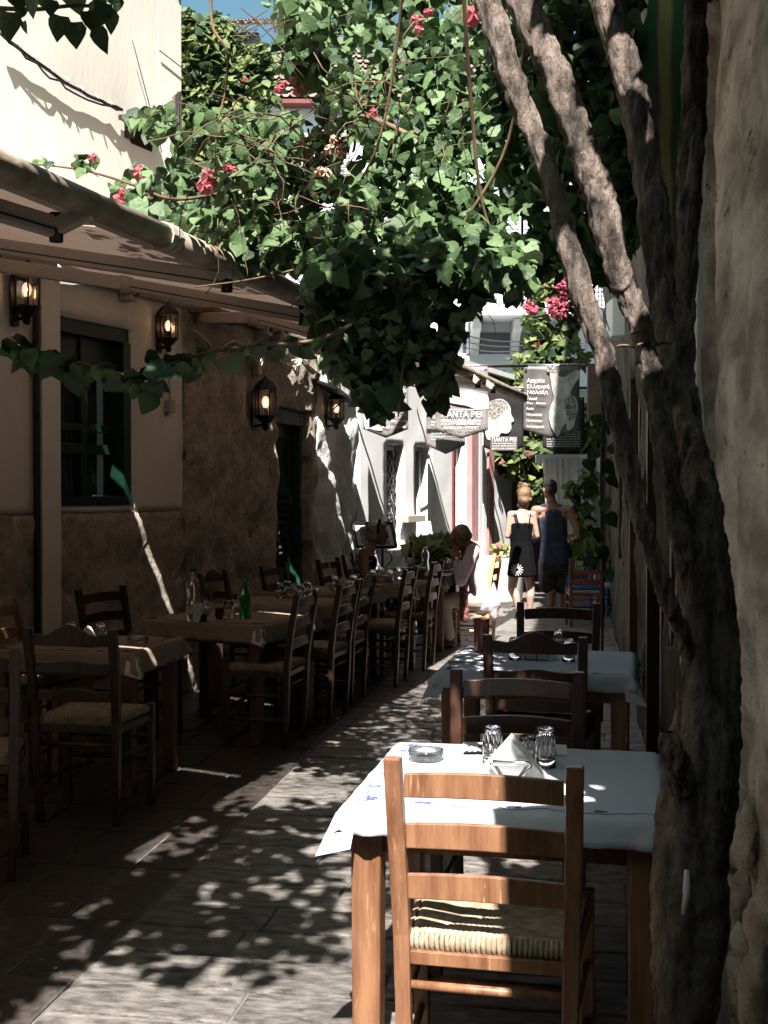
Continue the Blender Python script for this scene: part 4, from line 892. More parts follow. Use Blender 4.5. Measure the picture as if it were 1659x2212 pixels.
def napkins(p, ang, label, w=.20, h=.115, holder=True, side=1):
    o = thing('napkin_holder', label, 'napkin holder', p, -R(ang), 'napkin holders on the tables')
    for k in range(5):
        y = -.016 + .008 * k; s = 1 - .03 * abs(k - 2)
        mb = MB().prism([(-w / 2 * s, y, .004), (w / 2 * s, y, .004), (w * .02 * (k - 2), y + .008, h * s)], (0, 0, 0), (0, .004, 0)); obj('napkin', mb, M_paper, o, local=True)
    if holder:
        q = .052; loop = [(-q, -.03, .062), (q, -.03, .062), (q + .006, -.03, .055), (.025, -.03, .012), (-.025, -.03, .012), (-q - .006, -.03, .055), (-q, -.03, .062)]
        obj('wire_loop', MB().tube(loop, .0055, 8), M_steel, o, True, local=True)
        obj('plate', MB().prism([(-q + .012, -.028, .052), (q - .012, -.028, .052), (.018, -.028, .018), (-.018, -.028, .018)], (0, 0, 0), (0, .002, 0)), M_steel, o, local=True)
        obj('foot', MB().box((0, .0, .003), (.12, .07, .004)), M_steel, o, local=True)
    else:
        obj('wire_rack', MB().tube([(-.055, -.03, .003), (-.055, -.03, .035), (.055, -.03, .035), (.055, -.03, .003), (-.055, -.03, .003)], .003, 6).tube([(0, -.03, 0), (0, -.03, .075)], .003, 6), M_iron, o, True, local=True)
    return o
def ashtray(p, label, r=.055, h=.032):
    o = thing('glass_ashtray', label, 'ashtray', p)
    obj('bowl', MB().lathe([(0, .001), (r * .92, .001), (r, h * .5), (r, h), (r * .9, h), (r * .86, h * .35), (0, h * .28)], p, 24), M_tglass, o, True)
    for k in range(3): a = k * 2.09; obj('rest', MB().box((p.x + math.cos(a) * r * .95, p.y + math.sin(a) * r * .95, p.z + h), (.012, .012, .006)), M_tglass, o)
T = lambda x, y, z=ZT: PZ(x, y, z)
tumbler(T(1064, 1652), 'upturned tumbler left of the napkins on the near white table', .029, .118)
tumbler(T(1178, 1655), 'upturned tumbler right of the napkins on the near white table', .029, .118)
tumbler(T(1142, 1638), 'short upright glass behind the napkins on the near white table', .027, .07, True)
napkins(T(1105, 1688), 10, 'steel napkin holder with triangle of paper napkins on the near white table', .235, .138)
ashtray(T(920, 1640), 'round glass ashtray on the sunlit side of the near white table')
mp_ = T(1110, 1618); o = thing('menu_mat', 'printed paper menu with red and black border under the glasses', 'menu', mp_, -R(8))
obj('sheet', MB().box((0, 0, .001), (.34, .16, .0015)), M_paper, o, local=True)
for k in range(26): obj('border_mark', MB().box((-.165 + .0132 * k, -.072, .0022), (.006, .008, .0006)), M_std, o, local=True)
for k in range(4): obj('border_mark', MB().box((-.1 + .05 * k, .02, .0022), (.03, .05, .0006)), mat('red_print', (.4, .05, .05), .7), o, local=True)
o = thing('crumpled_paper', 'crumpled white paper packet beside the ashtray', 'paper', T(1025, 1627)); q = T(1025, 1627)
obj('paper', MB().grid(lambda u, v: q + Vector(((u - .5) * .07, (v - .5) * .04, .004 + .014 * abs(NZ.noise(Vector((u * 4, v * 4, 1)))) + .006)), 8, 6), M_paper, o, solid=.002)
# second right table
q = T(1040, 1408); o = thing('red_vase', 'tall maroon cylinder vase on the second white table', 'vase', q)
obj('body', MB().lathe([(0, 0), (.036, 0), (.038, .004), (.041, .165), (.047, .172), (.044, .172), (.037, .165), (.034, .01), (0, .008)], q, 24), M_maroon, o, True)
tumbler(T(1068, 1418), 'small glass beside the maroon vase', .024, .05, True); tumbler(T(1112, 1424), 'upturned glass between vase and napkins on the second white table', .029, .11); tumbler(T(1228, 1428), 'upturned glass at the right of the second white table', .029, .11); tumbler(T(1206, 1400), 'far upturned glass on the second white table', .027, .10)
napkins(T(1160, 1425), 12, 'white napkin triangle in a wire rack on the second white table', .22, .11, False)
q = T(1016, 1428); o = thing('folded_menu', 'folded menu card with sunlight on the corner of the second white table', 'menu', q, -R(14))
obj('card', MB().box((0, 0, .004), (.20, .12, .006)), M_paper, o, local=True, bev=.001); obj('printed_band', MB().box((.075, 0, .0078), (.06, .1, .0006)), M_redp, o, local=True)
q = T(1076, 1448); tag(obj('placemat', MB().box(q + Vector((0, 0, .002)), (.16, .10, .002), rotz(-.2)), M_paper, None), 'small printed card right of the humped chair post', 'card')
# leftmost table
tumbler(T(155, 1388), 'upturned glass on the leftmost table, behind the humped chair rail', .032, .11); tumbler(T(218, 1390), 'upturned glass right of the white napkin on the leftmost table', .032, .11)
napkins(T(188, 1396), 20, 'sunlit napkin in wire rack on the leftmost table', .16, .11, False); ashtray(T(299, 1388), 'thick glass ashtray on the leftmost table', .06, .035)
# second left table
wb = [(.9, 0), (1, .03), (.98, .2), (.80, .36), (.86, .5), (1.0, .64), (.86, .76), (.45, .84), (.32, .88), (.36, .93), (.34, .96)]
bottle(T(416, 1340), 'tall clear waisted water bottle with black cap on the second left table', .335, .046, M_glass, M_iron, wb, 'water_bottle')
bb = [(.92, 0), (1, .02), (1, .52), (.9, .60), (.5, .74), (.42, .80), (.40, .97), (.44, .985)]
bottle(T(530, 1336), 'green glass beer bottle on the second left table', .262, .034, M_gglass, M_gglass, bb, 'beer_bottle')
tumbler(T(446, 1330), 'tall glass with a pink straw on the second left table', .028, .12, True); tumbler(T(474, 1338), 'small glass of brown coffee on the second left table', .026, .075, True, m=glass('brown_coffee_glass', (.35, .16, .08), .1)); tumbler(T(494, 1335), 'short whisky glass beside the green beer bottle', .030, .11, True); tumbler(T(516, 1328), 'tall glass hidden behind the green beer bottle', .030, .14, True)
o = tag(obj('drinking_straw', MB().tube([T(446, 1330) + Vector((0, 0, .02)), T(446, 1330) + Vector((.05, 0, .19))], .003, 6), M_pinkt, None), 'pink drinking straw standing in a tall glass', 'straw')
q = T(440, 1342); o = thing('toothpick_jar', 'small dark jar in front of the water bottle', 'jar', q); obj('jar', MB().lathe([(0, 0), (.02, 0), (.021, .05), (.017, .05), (.016, .006), (0, .006)], q, 14), M_iron, o, True); obj('lid', MB().lathe([(.022, .045), (.022, .055), (0, .056)], q, 14), M_steel, o)
q = T(423, 1344); tag(obj('napkin', MB().grid(lambda u, v: q + Vector(((u - .5) * (.035 + .05 * v) + .02 * v, .01 * math.sin(u * 14) * v, .001 + v * .12)), 10, 4), M_paper, None, solid=.003), 'white fanned napkin standing in front of the water bottle', 'napkin')
for k, (x, y, l) in enumerate(((606, 1291, 'upturned glass at left of the napkins before the green door'), (622, 1286, 'upturned glass behind the left one before the green door'), (650, 1293, 'upturned glass right of the napkins before the green door'), (665, 1287, 'rightmost upturned glass on the table before the green door'), (723, 1273, 'upturned glass left of sun-touched napkin'), (765, 1270, 'upturned glass right of sun-touched napkin'), (806, 1258, 'leftmost of four glasses on the table before the seated couple'), (823, 1251, 'far left glass of the four before the seated couple'), (843, 1258, 'glass just right of the napkins before the seated couple'), (862, 1253, 'rightmost of four glasses on the table before the seated couple'))):
    tumbler(T(x, y), l, .031, .118)
napkins(T(634, 1290), 18, 'napkin triangle on the table before the green door'); napkins(T(741, 1273), 18, 'tall napkin triangle with an orange sun spot'); napkins(T(829, 1258), 16, 'napkin triangle in a bowl on the table before the couple')
# couple's table
q = T(894, 1243); o = thing('bread_basket', 'dark woven bread basket on the table of the seated couple', 'basket', q)
obj('bowl', MB().lathe([(0, 0), (.09, 0), (.125, .07), (.13, .075), (.115, .07), (.085, .01), (0, .01)], q, 20), M_wood2, o, True)
for k in range(20): a = k * math.pi / 10; obj('stake', MB().tube([q + Vector((math.cos(a) * .094, math.sin(a) * .094, .0)), q + Vector((math.cos(a) * .131, math.sin(a) * .131, .074))], .005, 4), M_iron, o)
bottle(T(888, 1232), 'olive wine bottle with pale label between the seated couple', .30, .037, M_wglass, M_iron, [(.95, 0), (1, .02), (1, .58), (.85, .68), (.40, .76), (.38, .97)], 'wine_bottle', lab=(.14, .45, M_paper))
bottle(T(919, 1232), 'clear water bottle in front of the leafy shrub', .27, .045, M_glass, M_iron, wb, 'water_bottle')
tumbler(T(940, 1234), 'steel-bright tumbler beside the water bottle of the couple', .032, .10, True, m=M_steel); tumbler(T(905, 1234), 'squat glass between wine and water bottles', .036, .07, True)
for (x, y, l) in ((955, 1244, 'plate in front of the old man'), (868, 1240, 'plate in front of the seated woman')):
    q = T(x, y); o = tag(obj('plate', MB().lathe([(0, .003), (.06, .003), (.105, .016), (.11, .018), (.10, .02), (.06, .008), (0, .008)], q, 24), M_clothw, None, True), l, 'plate', 'plates of the seated couple')
# ------------------------------------------------------------------ banners and menu stand
def banner(x0, x1, yt, ys, ytip, Y, m, label, texts=(), polys=(), hidetop=None):
    A = P((x0 + x1) / 2, yt, Y); o = thing('hanging_banner', label, 'banner', A, 0, 'massage banners hung across the alley')
    X0, X1, ZT_, ZS, ZP = P(x0, yt, Y).x, P(x1, yt, Y).x, P(x0, yt, Y).z, P(x0, ys, Y).z, P(x0, ytip, Y).z
    N = 16; mb = MB()
    def wv(x, z): return .012 * math.sin((x - X0) * 9 + z * 2) + .006 * math.sin(z * 13 + x * 3)
    def f(u, v):
        x = X0 + (X1 - X0) * u; zb = ZS + (ZP - ZS) * (1 - abs(2 * u - 1)); z = ZT_ + (zb - ZT_) * v
        return Vector((x, Y + wv(x, z), z))
    obj('sheet', mb.grid(f, N, N), m, o, True, solid=.003)
    for ex in (X0 + .03, X1 - .03): obj('eyelet', MB().lathe([(.012, 0), (.018, 0)], (0, 0, 0), 10) if False else MB().tube([(ex, Y - .02, ZT_ - .04), (ex, Y - .012, ZT_ - .04)], .014, 8), M_steel, o)
    for (body, tx, ty, size, wd, al) in texts:
        q = P(tx, ty, Y - .022); s = size / FPX * Y
        text(body, s, (q.x, Y - .024, q.z), o, M_print, width=(wd / FPX * Y if wd else None), align=al)
    for k, (poly, mm, dy) in enumerate(polys):
        obj('printed_figure', MB().prism([(lambda q: (q.x, Y - .020 - dy, q.z))(P(a, b, Y)) for a, b in poly], (0, 0, 0), (0, .001, 0)), mm, o)
    return o
def smooth_poly(pts, n=6):
    out = []; k = len(pts)
    for i in range(k):
        p0, p1, p2, p3 = [Vector(pts[(i + j) % k]) for j in (-1, 0, 1, 2)]
        for s in range(n):
            t = s / n; out.append(tuple(.5 * ((2 * p1) + (p2 - p0) * t + (2 * p0 - 5 * p1 + 4 * p2 - p3) * t * t + (3 * p1 - p0 - 3 * p2 + p3) * t ** 3)))
    return out
ph = thing('banner_pole', 'steel pole carrying the large banner beside the tree trunk', 'pole', P(1100, 790, 15.55))
obj('pole', MB().tube([P(1122, 790, 15.56), P(1292, 789, 15.56)], .022, 8), M_steel, ph, True)
ph = thing('banner_pole', 'steel pole of the lettered banner just past the awning tip', 'pole', P(1000, 790, 14.05)); obj('pole', MB().tube([P(900, 791, 14.06), P(1140, 790, 14.06)], .02, 8), M_steel, ph, True)
ph = thing('banner_pole', 'short pole of the English massage banner under the hanging leaves', 'pole', P(830, 790, 12.75)); obj('pole', MB().tube([P(752, 791, 12.76), P(890, 791, 12.76)], .018, 8), M_steel, ph, True)
ph = thing('banner_pole', 'pole of the stone-head and black banners, farther behind', 'pole', P(1100, 840, 16.6))
obj('pole', MB().tube([P(1036, 838, 16.62), P(1280, 838, 16.62)], .02, 8), M_steel, ph, True)
ph = thing('banner_pole', 'pole of the small-print Greek banner against the white shop', 'pole', P(960, 838, 14.65)); obj('pole', MB().tube([P(900, 838, 14.66), P(1010, 838, 14.66)], .018, 8), M_steel, ph, True)
fig1 = smooth_poly([(1186, 794), (1193, 790), (1203, 791), (1209, 800), (1206, 811), (1218, 815), (1232, 806), (1248, 800), (1250, 815), (1240, 832), (1232, 850), (1244, 862), (1248, 884), (1243, 902), (1238, 922), (1226, 930), (1222, 915), (1214, 925), (1205, 942), (1196, 934), (1188, 915), (1186, 895), (1190, 876), (1196, 860), (1192, 842), (1190, 825), (1188, 812)])
fig1b = smooth_poly([(1222, 862), (1234, 855), (1243, 868), (1244, 890), (1236, 908), (1226, 902), (1220, 880)])
fig1c = smooth_poly([(1182, 793), (1192, 788), (1204, 791), (1208, 800), (1200, 806), (1188, 806), (1181, 802)])
banner(1131, 1252, 791, 929, 947, 15.5, M_banner, 'large grey Greek massage banner with pale stone figure, beside the tree trunk',
       [('Αρχαία', 1138, 826, 11.8, 38, 'LEFT'), ('Ελληνική', 1138, 839, 11.8, 47, 'LEFT'), ('Μάλαξη', 1138, 851, 11.8, 44, 'LEFT'), ('Μασάζ', 1138, 864, 7.5, 22, 'LEFT'), ('Thai - Shiatsu', 1137, 873, 7, 42, 'LEFT'), ('Reiki', 1137, 885, 7, 15, 'LEFT'), ('Μανικιούρ', 1137, 898, 7.5, 33, 'LEFT'), ('Πεντικιούρ', 1137, 911, 7.5, 33, 'LEFT'), ('Αποτρίχωση', 1137, 924, 7.5, 38, 'LEFT')],
       [(fig1, M_stat, 0), (fig1b, M_statd, .002), (fig1c, M_statd, .002)])
hand = smooth_poly([(941, 850), (960, 846), (985, 848), (1010, 843), (1040, 850), (1054, 856), (1054, 882), (1030, 884), (1005, 876), (980, 872), (955, 866), (941, 862)])
banner(940, 1054, 792, 929, 947, 14.0, M_bannerp, 'grey banner with white shop lettering and telephone number below the awning',
       [('ΠΑΝΤΑ ΡΕΙ', 953, 901, 18, 86, 'LEFT'), ('ΑΡΧΑΙΑ ΕΛΛΗΝΙΚΗ ΜΑΛΑΞΗ®', 953, 909.5, 6, 85, 'LEFT'), ('ANCIENT GREEK MASSAGE', 953, 917.5, 6, 85, 'LEFT'), ('☎27520 21202 | 6973407817', 958, 926, 7, 76, 'LEFT')],
       [(hand, M_stat, 0), ([(953, 884), (1038, 884), (1038, 885), (953, 885)], M_print, .001), ([(953, 911), (1038, 911), (1038, 911.8), (953, 911.8)], M_print, .001)])
banner(785, 882, 792, 927, 946, 12.7, M_bannerp, 'grey English massage banner half hidden by the hanging leaves',
       [('Ancient', 878, 815, 13, 44, 'RIGHT'), ('Greek', 878, 831, 13.5, 34, 'RIGHT'), ('Massage', 878, 847, 13.5, 50, 'RIGHT'), ('Massage', 878, 865, 7.5, 31, 'RIGHT'), ('Thai - Shiatsu', 877, 875, 7.2, 44, 'RIGHT'), ('Reiki', 877, 885, 7, 15, 'RIGHT'), ('Manicure', 877, 898, 7.5, 33, 'RIGHT'), ('Pedicure', 877, 911, 7.5, 31, 'RIGHT'), ('Hair removal', 876, 924, 7.5, 48, 'RIGHT')],
       [(smooth_poly([(785, 800), (800, 820), (812, 850), (806, 880), (815, 910), (826, 930), (800, 926), (787, 915)]), M_stat, 0)])
GT = ['Η λέξη massage προέρχεται από', 'την ελληνική μάλαξη. Η τεχνική', 'αυτή ήταν γνωστή στην αρχαία', 'Ελλάδα και γινόταν με ζεστό', 'ελαιόλαδο, αιθέρια έλαια και', 'βούρτσα από αλογότριχα για', 'το σώμα από το λάδι και τη σκόνη.']
banner(921, 1005, 838, 962, 981, 14.6, M_bannerp, 'farther grey banner with lines of small Greek text, lowest on the left',
       [('ΑΡ', 931, 882, 9, 12, 'LEFT'), ('ΕΛ', 931, 893, 9, 12, 'LEFT'), ('ΜΑ', 931, 904, 9, 12, 'LEFT')] + [(t, 931, 913 + 6.3 * k, 5.4, 68 - 3 * (k == 6), 'LEFT') for k, t in enumerate(GT)])
head = smooth_poly([(1056, 872), (1066, 864), (1082, 862), (1094, 868), (1102, 880), (1104, 895), (1110, 908), (1104, 914), (1104, 926), (1096, 936), (1082, 936), (1074, 946), (1054, 950), (1048, 930), (1050, 900)])
banner(1044, 1131, 838, 966, 983, 16.48, M_bannerd, 'banner with a pale curly stone head in profile and white shop lettering',
       [('ΠΑΝΤΑ ΡΕΙ', 1062, 954, 12, 52, 'LEFT'), ('ΑΡΧΑΙΑ ΕΛΛΗΝΙΚΗ ΜΑΛΑΞΗ®', 1062, 959.5, 4, 52, 'LEFT'), ('ANCIENT GREEK MASSAGE', 1062, 964.5, 4, 52, 'LEFT'), ('☎27520 21202 | 6973407817', 1062, 970.5, 4.4, 52, 'LEFT')],
       [(head, M_stat, 0), (smooth_poly([(1054, 874), (1070, 863), (1090, 867), (1098, 880), (1088, 888), (1078, 900), (1064, 905), (1053, 897)]), M_statd, .002), ([(1059, 943), (1117, 943), (1117, 973), (1059, 973)], M_banner, .001)])
ET = ['It is a massage, something', 'that took place in Ancient', 'Greek massage comes from the Greek verb', 'which means I provide handling with', 'hands. The materials used are warm oil with', 'essential oils, powder, brush from horse hair,', 'sponge and strigil (tool used by the ancient', 'Greeks for cleaning the body from oil and dust).']
banner(1172, 1262, 858, 966, 986, 16.46, M_bannerd, 'black banner of small English text, half behind the large Greek one',
       [(t, 1181, 934 + 5.2 * k, 4.6, 72, 'LEFT') for k, t in enumerate(ET[1:])])
q0, q1 = P(1269, 790, 14.5), P(1305, 903, 14.5)
o = thing('hanging_sign', 'plain brown sign hanging right of the banners, behind a trunk', 'sign', q0); obj('panel', MB().box(((q0.x + q1.x) / 2, 14.5, (q0.z + q1.z) / 2), (q1.x - q0.x, .06, q0.z - q1.z)), mat('brown_panel', (.13, .075, .06), .7, col2=(.18, .11, .09)), o, bev=.01)
obj('bottom_bar', MB().box(((q0.x + q1.x) / 2, 14.5, q1.z - .05), ((q1.x - q0.x) * .6, .04, .08)), M_alu, o)

ms = thing('menu_stand', 'black framed menu board on a scrolled iron stand by the seated woman', 'menu board', P(800, 1300, 13))
fr_ = [P(762, 1130, 13.0), P(846, 1130, 12.95), P(856, 1182, 12.75), P(771, 1181, 12.8)]
for i in range(4): obj('frame', MB().beam(fr_[i], fr_[(i + 1) % 4], .028, .03), M_iron, ms)
ins = [fr_[0].lerp(fr_[2], .14), fr_[1].lerp(fr_[3], .14), fr_[2].lerp(fr_[0], .14), fr_[3].lerp(fr_[1], .14)]
obj('menu_card', MB().prism(ins, (0, 0, 0), (0, .006, 0)), M_statd, ms)
obj('backing', MB().prism([q + Vector((0, .012, 0)) for q in fr_], (0, 0, 0), (0, .004, 0)), M_clothw, ms)
for k in range(9):
    a = ins[0].lerp(ins[3], .15 + .08 * k); b = ins[1].lerp(ins[2], .15 + .08 * k); obj('text_line', MB().beam(a.lerp(b, .1) - Vector((0, .004, 0)), a.lerp(b, .8 - .2 * (k % 3 == 2)) - Vector((0, .004, 0)), .001, .006), M_iron, ms)
mid = P(826, 1182, 12.85)
obj('stem', MB().tube([mid, Vector((mid.x + .0, mid.y + .1, 0.02))], .014, 8), M_iron, ms, True)
for s in (-1, 1): obj('scroll', MB().tube([mid + Vector((s * (.02 + .10 * math.sin(t * .42) * (1 - t / 22)), .02, -.04 - .035 * t * .6 + .05 * math.cos(t * .5) * (t / 12))) for t in range(13)], .007, 6), M_iron, ms, True)
obj('foot', MB().tube([Vector((mid.x - .18, mid.y + .1, .02)), Vector((mid.x + .18, mid.y + .1, .02))], .014, 6).tube([Vector((mid.x, mid.y - .1, .02)), Vector((mid.x, mid.y + .3, .02))], .014, 6), M_iron, ms)

# ------------------------------------------------------------------ people
def sculpt(name, caps, m, parent, voxel=.010, it=5, label=None):
    bm = bmesh.new()
    for c in caps:
        b2 = bmesh.new()
        if c[0] == 'e':
            _, p, rad, *rot = c; bmesh.ops.create_icosphere(b2, subdivisions=3, radius=1)
            M_ = Matrix.Translation(p) @ (rot[0].to_4x4() if rot else Matrix.Identity(4)) @ Matrix.Diagonal((*rad, 1)); b2.transform(M_)
        else:
            p0, r0, p1, r1 = c
            for p, r in ((p0, r0), (p1, r1)):
                k = len(b2.verts); g_ = bmesh.ops.create_icosphere(b2, subdivisions=2, radius=1); rr = r if hasattr(r, '__len__') else (r, r, r)
                for v in g_['verts']: v.co = Vector((v.co.x * rr[0], v.co.y * rr[1], v.co.z * rr[2])) + Vector(p)
            h = bmesh.ops.convex_hull(b2, input=b2.verts[:])
            bmesh.ops.delete(b2, geom=[e for e in h['geom_interior'] if isinstance(e, bmesh.types.BMVert)], context='VERTS')
            bad = [f for f in b2.faces if all(f in h_['x'] for h_ in [])] if False else []
        t = bpy.data.meshes.new('t'); b2.to_mesh(t); b2.free(); bm.from_mesh(t); bpy.data.meshes.remove(t)
    me = bpy.data.meshes.new(name); bm.to_mesh(me); bm.free(); o = bpy.data.objects.new(name, me); COL.objects.link(o)
    q = o.modifiers.new('r', 'REMESH'); q.mode = 'VOXEL'; q.voxel_size = voxel; q2 = o.modifiers.new('s', 'SMOOTH'); q2.factor = .5; q2.iterations = it
    dg = bpy.context.evaluated_depsgraph_get(); new = bpy.data.meshes.new_from_object(o.evaluated_get(dg)); COL.objects.unlink(o); bpy.data.objects.remove(o)
    off = base(parent)
    for v in new.vertices: v.co -= off
    new.materials.clear(); new.materials.append(m); new.shade_smooth(); new.name = name
    r = bpy.data.objects.new(name, new); COL.objects.link(r); r.parent = parent
    if label: r['label'] = label
    return r
V = Vector
def hand_caps(w, d, side, s=1.0, curl=.4):                   # wrist, pointing direction, thumb side vector
    d = d.normalized(); side = (side - d * side.dot(d)).normalized(); up = d.cross(side)
    out = [(w, .024 * s, w + d * .05 * s, (.03 * s, .03 * s, .03 * s)), (w + d * .02 * s - side * .02 * s, .016 * s, w + d * .085 * s - side * .026 * s, .014 * s), (w + d * .02 * s + side * .02 * s, .016 * s, w + d * .085 * s + side * .026 * s, .014 * s)]
    for k, L in enumerate((.068, .078, .072, .055)):
        b = w + d * .085 * s + side * (.031 - .0205 * k) * s; c1 = (d + up * curl).normalized(); c2 = (d + up * curl * 2.4).normalized()
        m1 = b + c1 * L * .5 * s; out += [(b, .0095 * s, m1, .0088 * s), (m1, .0088 * s, m1 + c2 * L * .5 * s, .0075 * s)]
    t0 = w + d * .03 * s + side * .03 * s; t1 = t0 + (side * .75 + d * .65).normalized() * .035 * s; out += [(t0, .013 * s, t1, .011 * s), (t1, .011 * s, t1 + (d + side * .2 + up * curl).normalized() * .03 * s, .009 * s)]
    return out
def head_caps(c, face, s=1.0, r=.0):                         # centre of the skull, direction the face looks
    f = face.normalized(); u = V((0, 0, 1)); u = (u - f * u.dot(f)).normalized(); sd = f.cross(u)
    rot = Matrix((sd, f, u)).transposed()
    E = lambda x, y, z: c + sd * x * s + f * y * s + u * z * s
    caps = [('e', E(0, -.012, .02), (.076 * s, .095 * s, .092 * s), rot), ('e', E(0, .032, -.045), (.056 * s, .060 * s, .072 * s), rot), ('e', E(0, .06, -.095), (.028 * s, .026 * s, .022 * s), rot),
            (E(0, .088, .012), .011 * s, E(0, .110, -.028), .015 * s), ('e', E(0, .085, -.062), (.024 * s, .014 * s, .007 * s), rot), ('e', E(0, .083, -.076), (.021 * s, .012 * s, .007 * s), rot),
            (E(-.04, .078, .03), .011 * s, E(.04, .078, .03), .011 * s), ('e', E(-.035, .062, -.02), (.024 * s, .026 * s, .022 * s), rot), ('e', E(.035, .062, -.02), (.024 * s, .026 * s, .022 * s), rot)]
    for q in (-1, 1): caps.append(('e', E(q * .078, -.008, -.012), (.011 * s, .020 * s, .033 * s), rot))
    return caps, E, rot
# seated woman, in profile, looking right
YW = 12.15
def W_(x, y, dy=0.0): return P(x, y, YW + dy)
pw = thing('person', 'seated woman in black spotted sleeveless dress with hairband and pearl necklace', 'person', V((W_(785, 1300).x, YW, 0)))
hc = W_(816, 1152); caps, E, rot = head_caps(hc, V((1, -.12, -.06)), 1.02)
nk = W_(800, 1178); sh0, sh1 = W_(786, 1193, -.17), W_(790, 1192, .17); chest = W_(788, 1210); waist = W_(783, 1250); hip = W_(778, 1290)
elb = W_(788, 1243, -.26); wr = W_(832, 1240, -.20); elb2 = W_(800, 1240, .22); wr2 = W_(868, 1228, .12)
body = caps + [(W_(808, 1165), .05, nk, .052), (nk, .055, chest, (.10, .15, .08)), (sh0, .052, sh1, .052), (chest, (.105, .165, .10), waist, (.10, .14, .10)), (waist, (.10, .14, .1), hip, (.13, .17, .11)),
               (sh0, .050, elb, .042), (elb, .040, wr, .027), (sh1, .05, elb2, .042), (elb2, .04, wr2, .027),
               (hip + V((0, -.09, 0)), .09, hip + V((.42, -.08, -.0)), .062), (hip + V((0, .09, 0)), .09, hip + V((.42, .10, 0)), .062),
               (hip + V((.42, -.08, 0)), .06, V((hip.x + .40, YW - .08, .09)), .036), (hip + V((.42, .10, 0)), .06, V((hip.x + .40, YW + .1, .09)), .036),
               (V((hip.x + .38, YW - .08, .045)), .034, V((hip.x + .52, YW - .08, .03)), .026), (V((hip.x + .38, YW + .1, .045)), .034, V((hip.x + .52, YW + .1, .03)), .026)]
body += hand_caps(wr, V((1, .15, -.08)), V((0, 1, .3)), 1.0) + hand_caps(wr2, V((1, -.1, -.1)), V((0, -1, .3)), 1.0)
sculpt('body', body, M_skin2, pw)
sculpt('hair', [('e', E(0, -.03, .035), (.088, .095, .088), rot), ('e', E(0, -.055, -.03), (.082, .062, .085), rot), ('e', E(0, .05, .085), (.06, .04, .028), rot), ('e', E(-.07, -.02, -.03), (.02, .04, .05), rot), ('e', E(.07, -.02, -.03), (.02, .04, .05), rot)], M_hairg, pw)
hb_ = MB().tube([E(.094 * math.cos(t), .012, .035 + .098 * math.sin(t)) for t in np.linspace(-.3, math.pi + .3, 18)], .013, 8); obj('hairband', hb_, M_black, pw, True)
dr = sculpt('dress', [(chest + V((.02, 0, -.02)), (.115, .165, .10), waist, (.115, .155, .10)), (sh0 + V((-.005, .035, -.045)), .052, sh0 + V((.01, .06, .005)), .03), (sh1 + V((-.005, -.035, -.045)), .052, sh1 + V((.01, -.06, .005)), .03), (waist, (.115, .155, .1), hip, (.145, .185, .115)), (hip + V((0, -.09, 0)), .105, hip + V((.40, -.08, .0)), .08), (hip + V((0, .09, 0)), .105, hip + V((.40, .10, 0)), .08), (hip + V((.36, -.08, -.02)), .08, hip + V((.40, .1, -.10)), .07)], M_black, pw)
dots = MB()
for k in range(90):
    a = random.uniform(math.pi * .9, math.pi * 2.1); t = random.random(); c = chest.lerp(waist, t); q = c + V((math.cos(a) * .118, math.sin(a) * .162, random.uniform(-.03, .02)))
    dots.box(q, (.011, .011, .011))
obj('spots', dots, M_print, pw, kind='stuff')
for k in range(16): t = math.pi * (k + .5) / 16; q = nk + V((.02 + .075 * math.sin(t), -.075 * math.cos(t), -.005 - .07 * math.sin(t))); obj('pearl', MB().lathe([(0, -.008), (.007, -.004), (.007, .004), (0, .008)], q, 6), M_alu, pw, True)
# seated old man, looking left and down, hand at mouth
YM = 12.2
def M__(x, y, dy=0.0): return P(x, y, YM + dy)
pm = thing('person', 'old man in pale pink shirt and dark red scarf, hand at mouth', 'person', V((M__(1030, 1300).x, YM, 0)))
hc = M__(995, 1160); caps, E, rot = head_caps(hc, V((-1, -.12, -.62)), 1.08)
nk = M__(1012, 1178); sh0, sh1 = M__(1022, 1190, -.19), M__(1020, 1190, .19); chest = M__(1026, 1210); waist = M__(1040, 1262); hip = M__(1044, 1298)
e0, w0_ = M__(995, 1254, -.27), M__(988, 1210, -.16); e1, w1_ = M__(985, 1244, .26), M__(972, 1236, .1)
kn0, kn1 = M__(958, 1295, -.14), M__(958, 1295, .14)
body = caps + [(M__(1000, 1172), .055, nk, .062), (nk, .062, chest, (.11, .17, .09)), (sh0, .058, sh1, .058), (chest, (.115, .18, .11), waist, (.11, .15, .11)), (waist, (.11, .15, .1), hip, (.13, .17, .11)),
               (sh0, .055, e0, .045), (e0, .042, w0_, .028), (sh1, .055, e1, .045), (e1, .042, w1_, .028)]
body += hand_caps(w0_, V((-.15, .5, .9)), V((-1, 0, .2)), 1.05, .5) + hand_caps(w1_, V((-1, -.2, -.1)), V((0, -1, .3)), 1.05)
body += [(hip + V((0, -.09, 0)), .08, kn0, .06), (hip + V((0, .09, 0)), .08, kn1, .06), (kn0, .055, V((kn0.x + .06, kn0.y, .1)), .035), (kn1, .055, V((kn1.x - .02, kn1.y, .1)), .035)]
sculpt('body', body, M_skin2, pm)
sculpt('hair', [('e', E(0, -.028, .035), (.084, .092, .086), rot), ('e', E(0, -.06, -.01), (.074, .055, .07), rot)], M_hairg, pm)
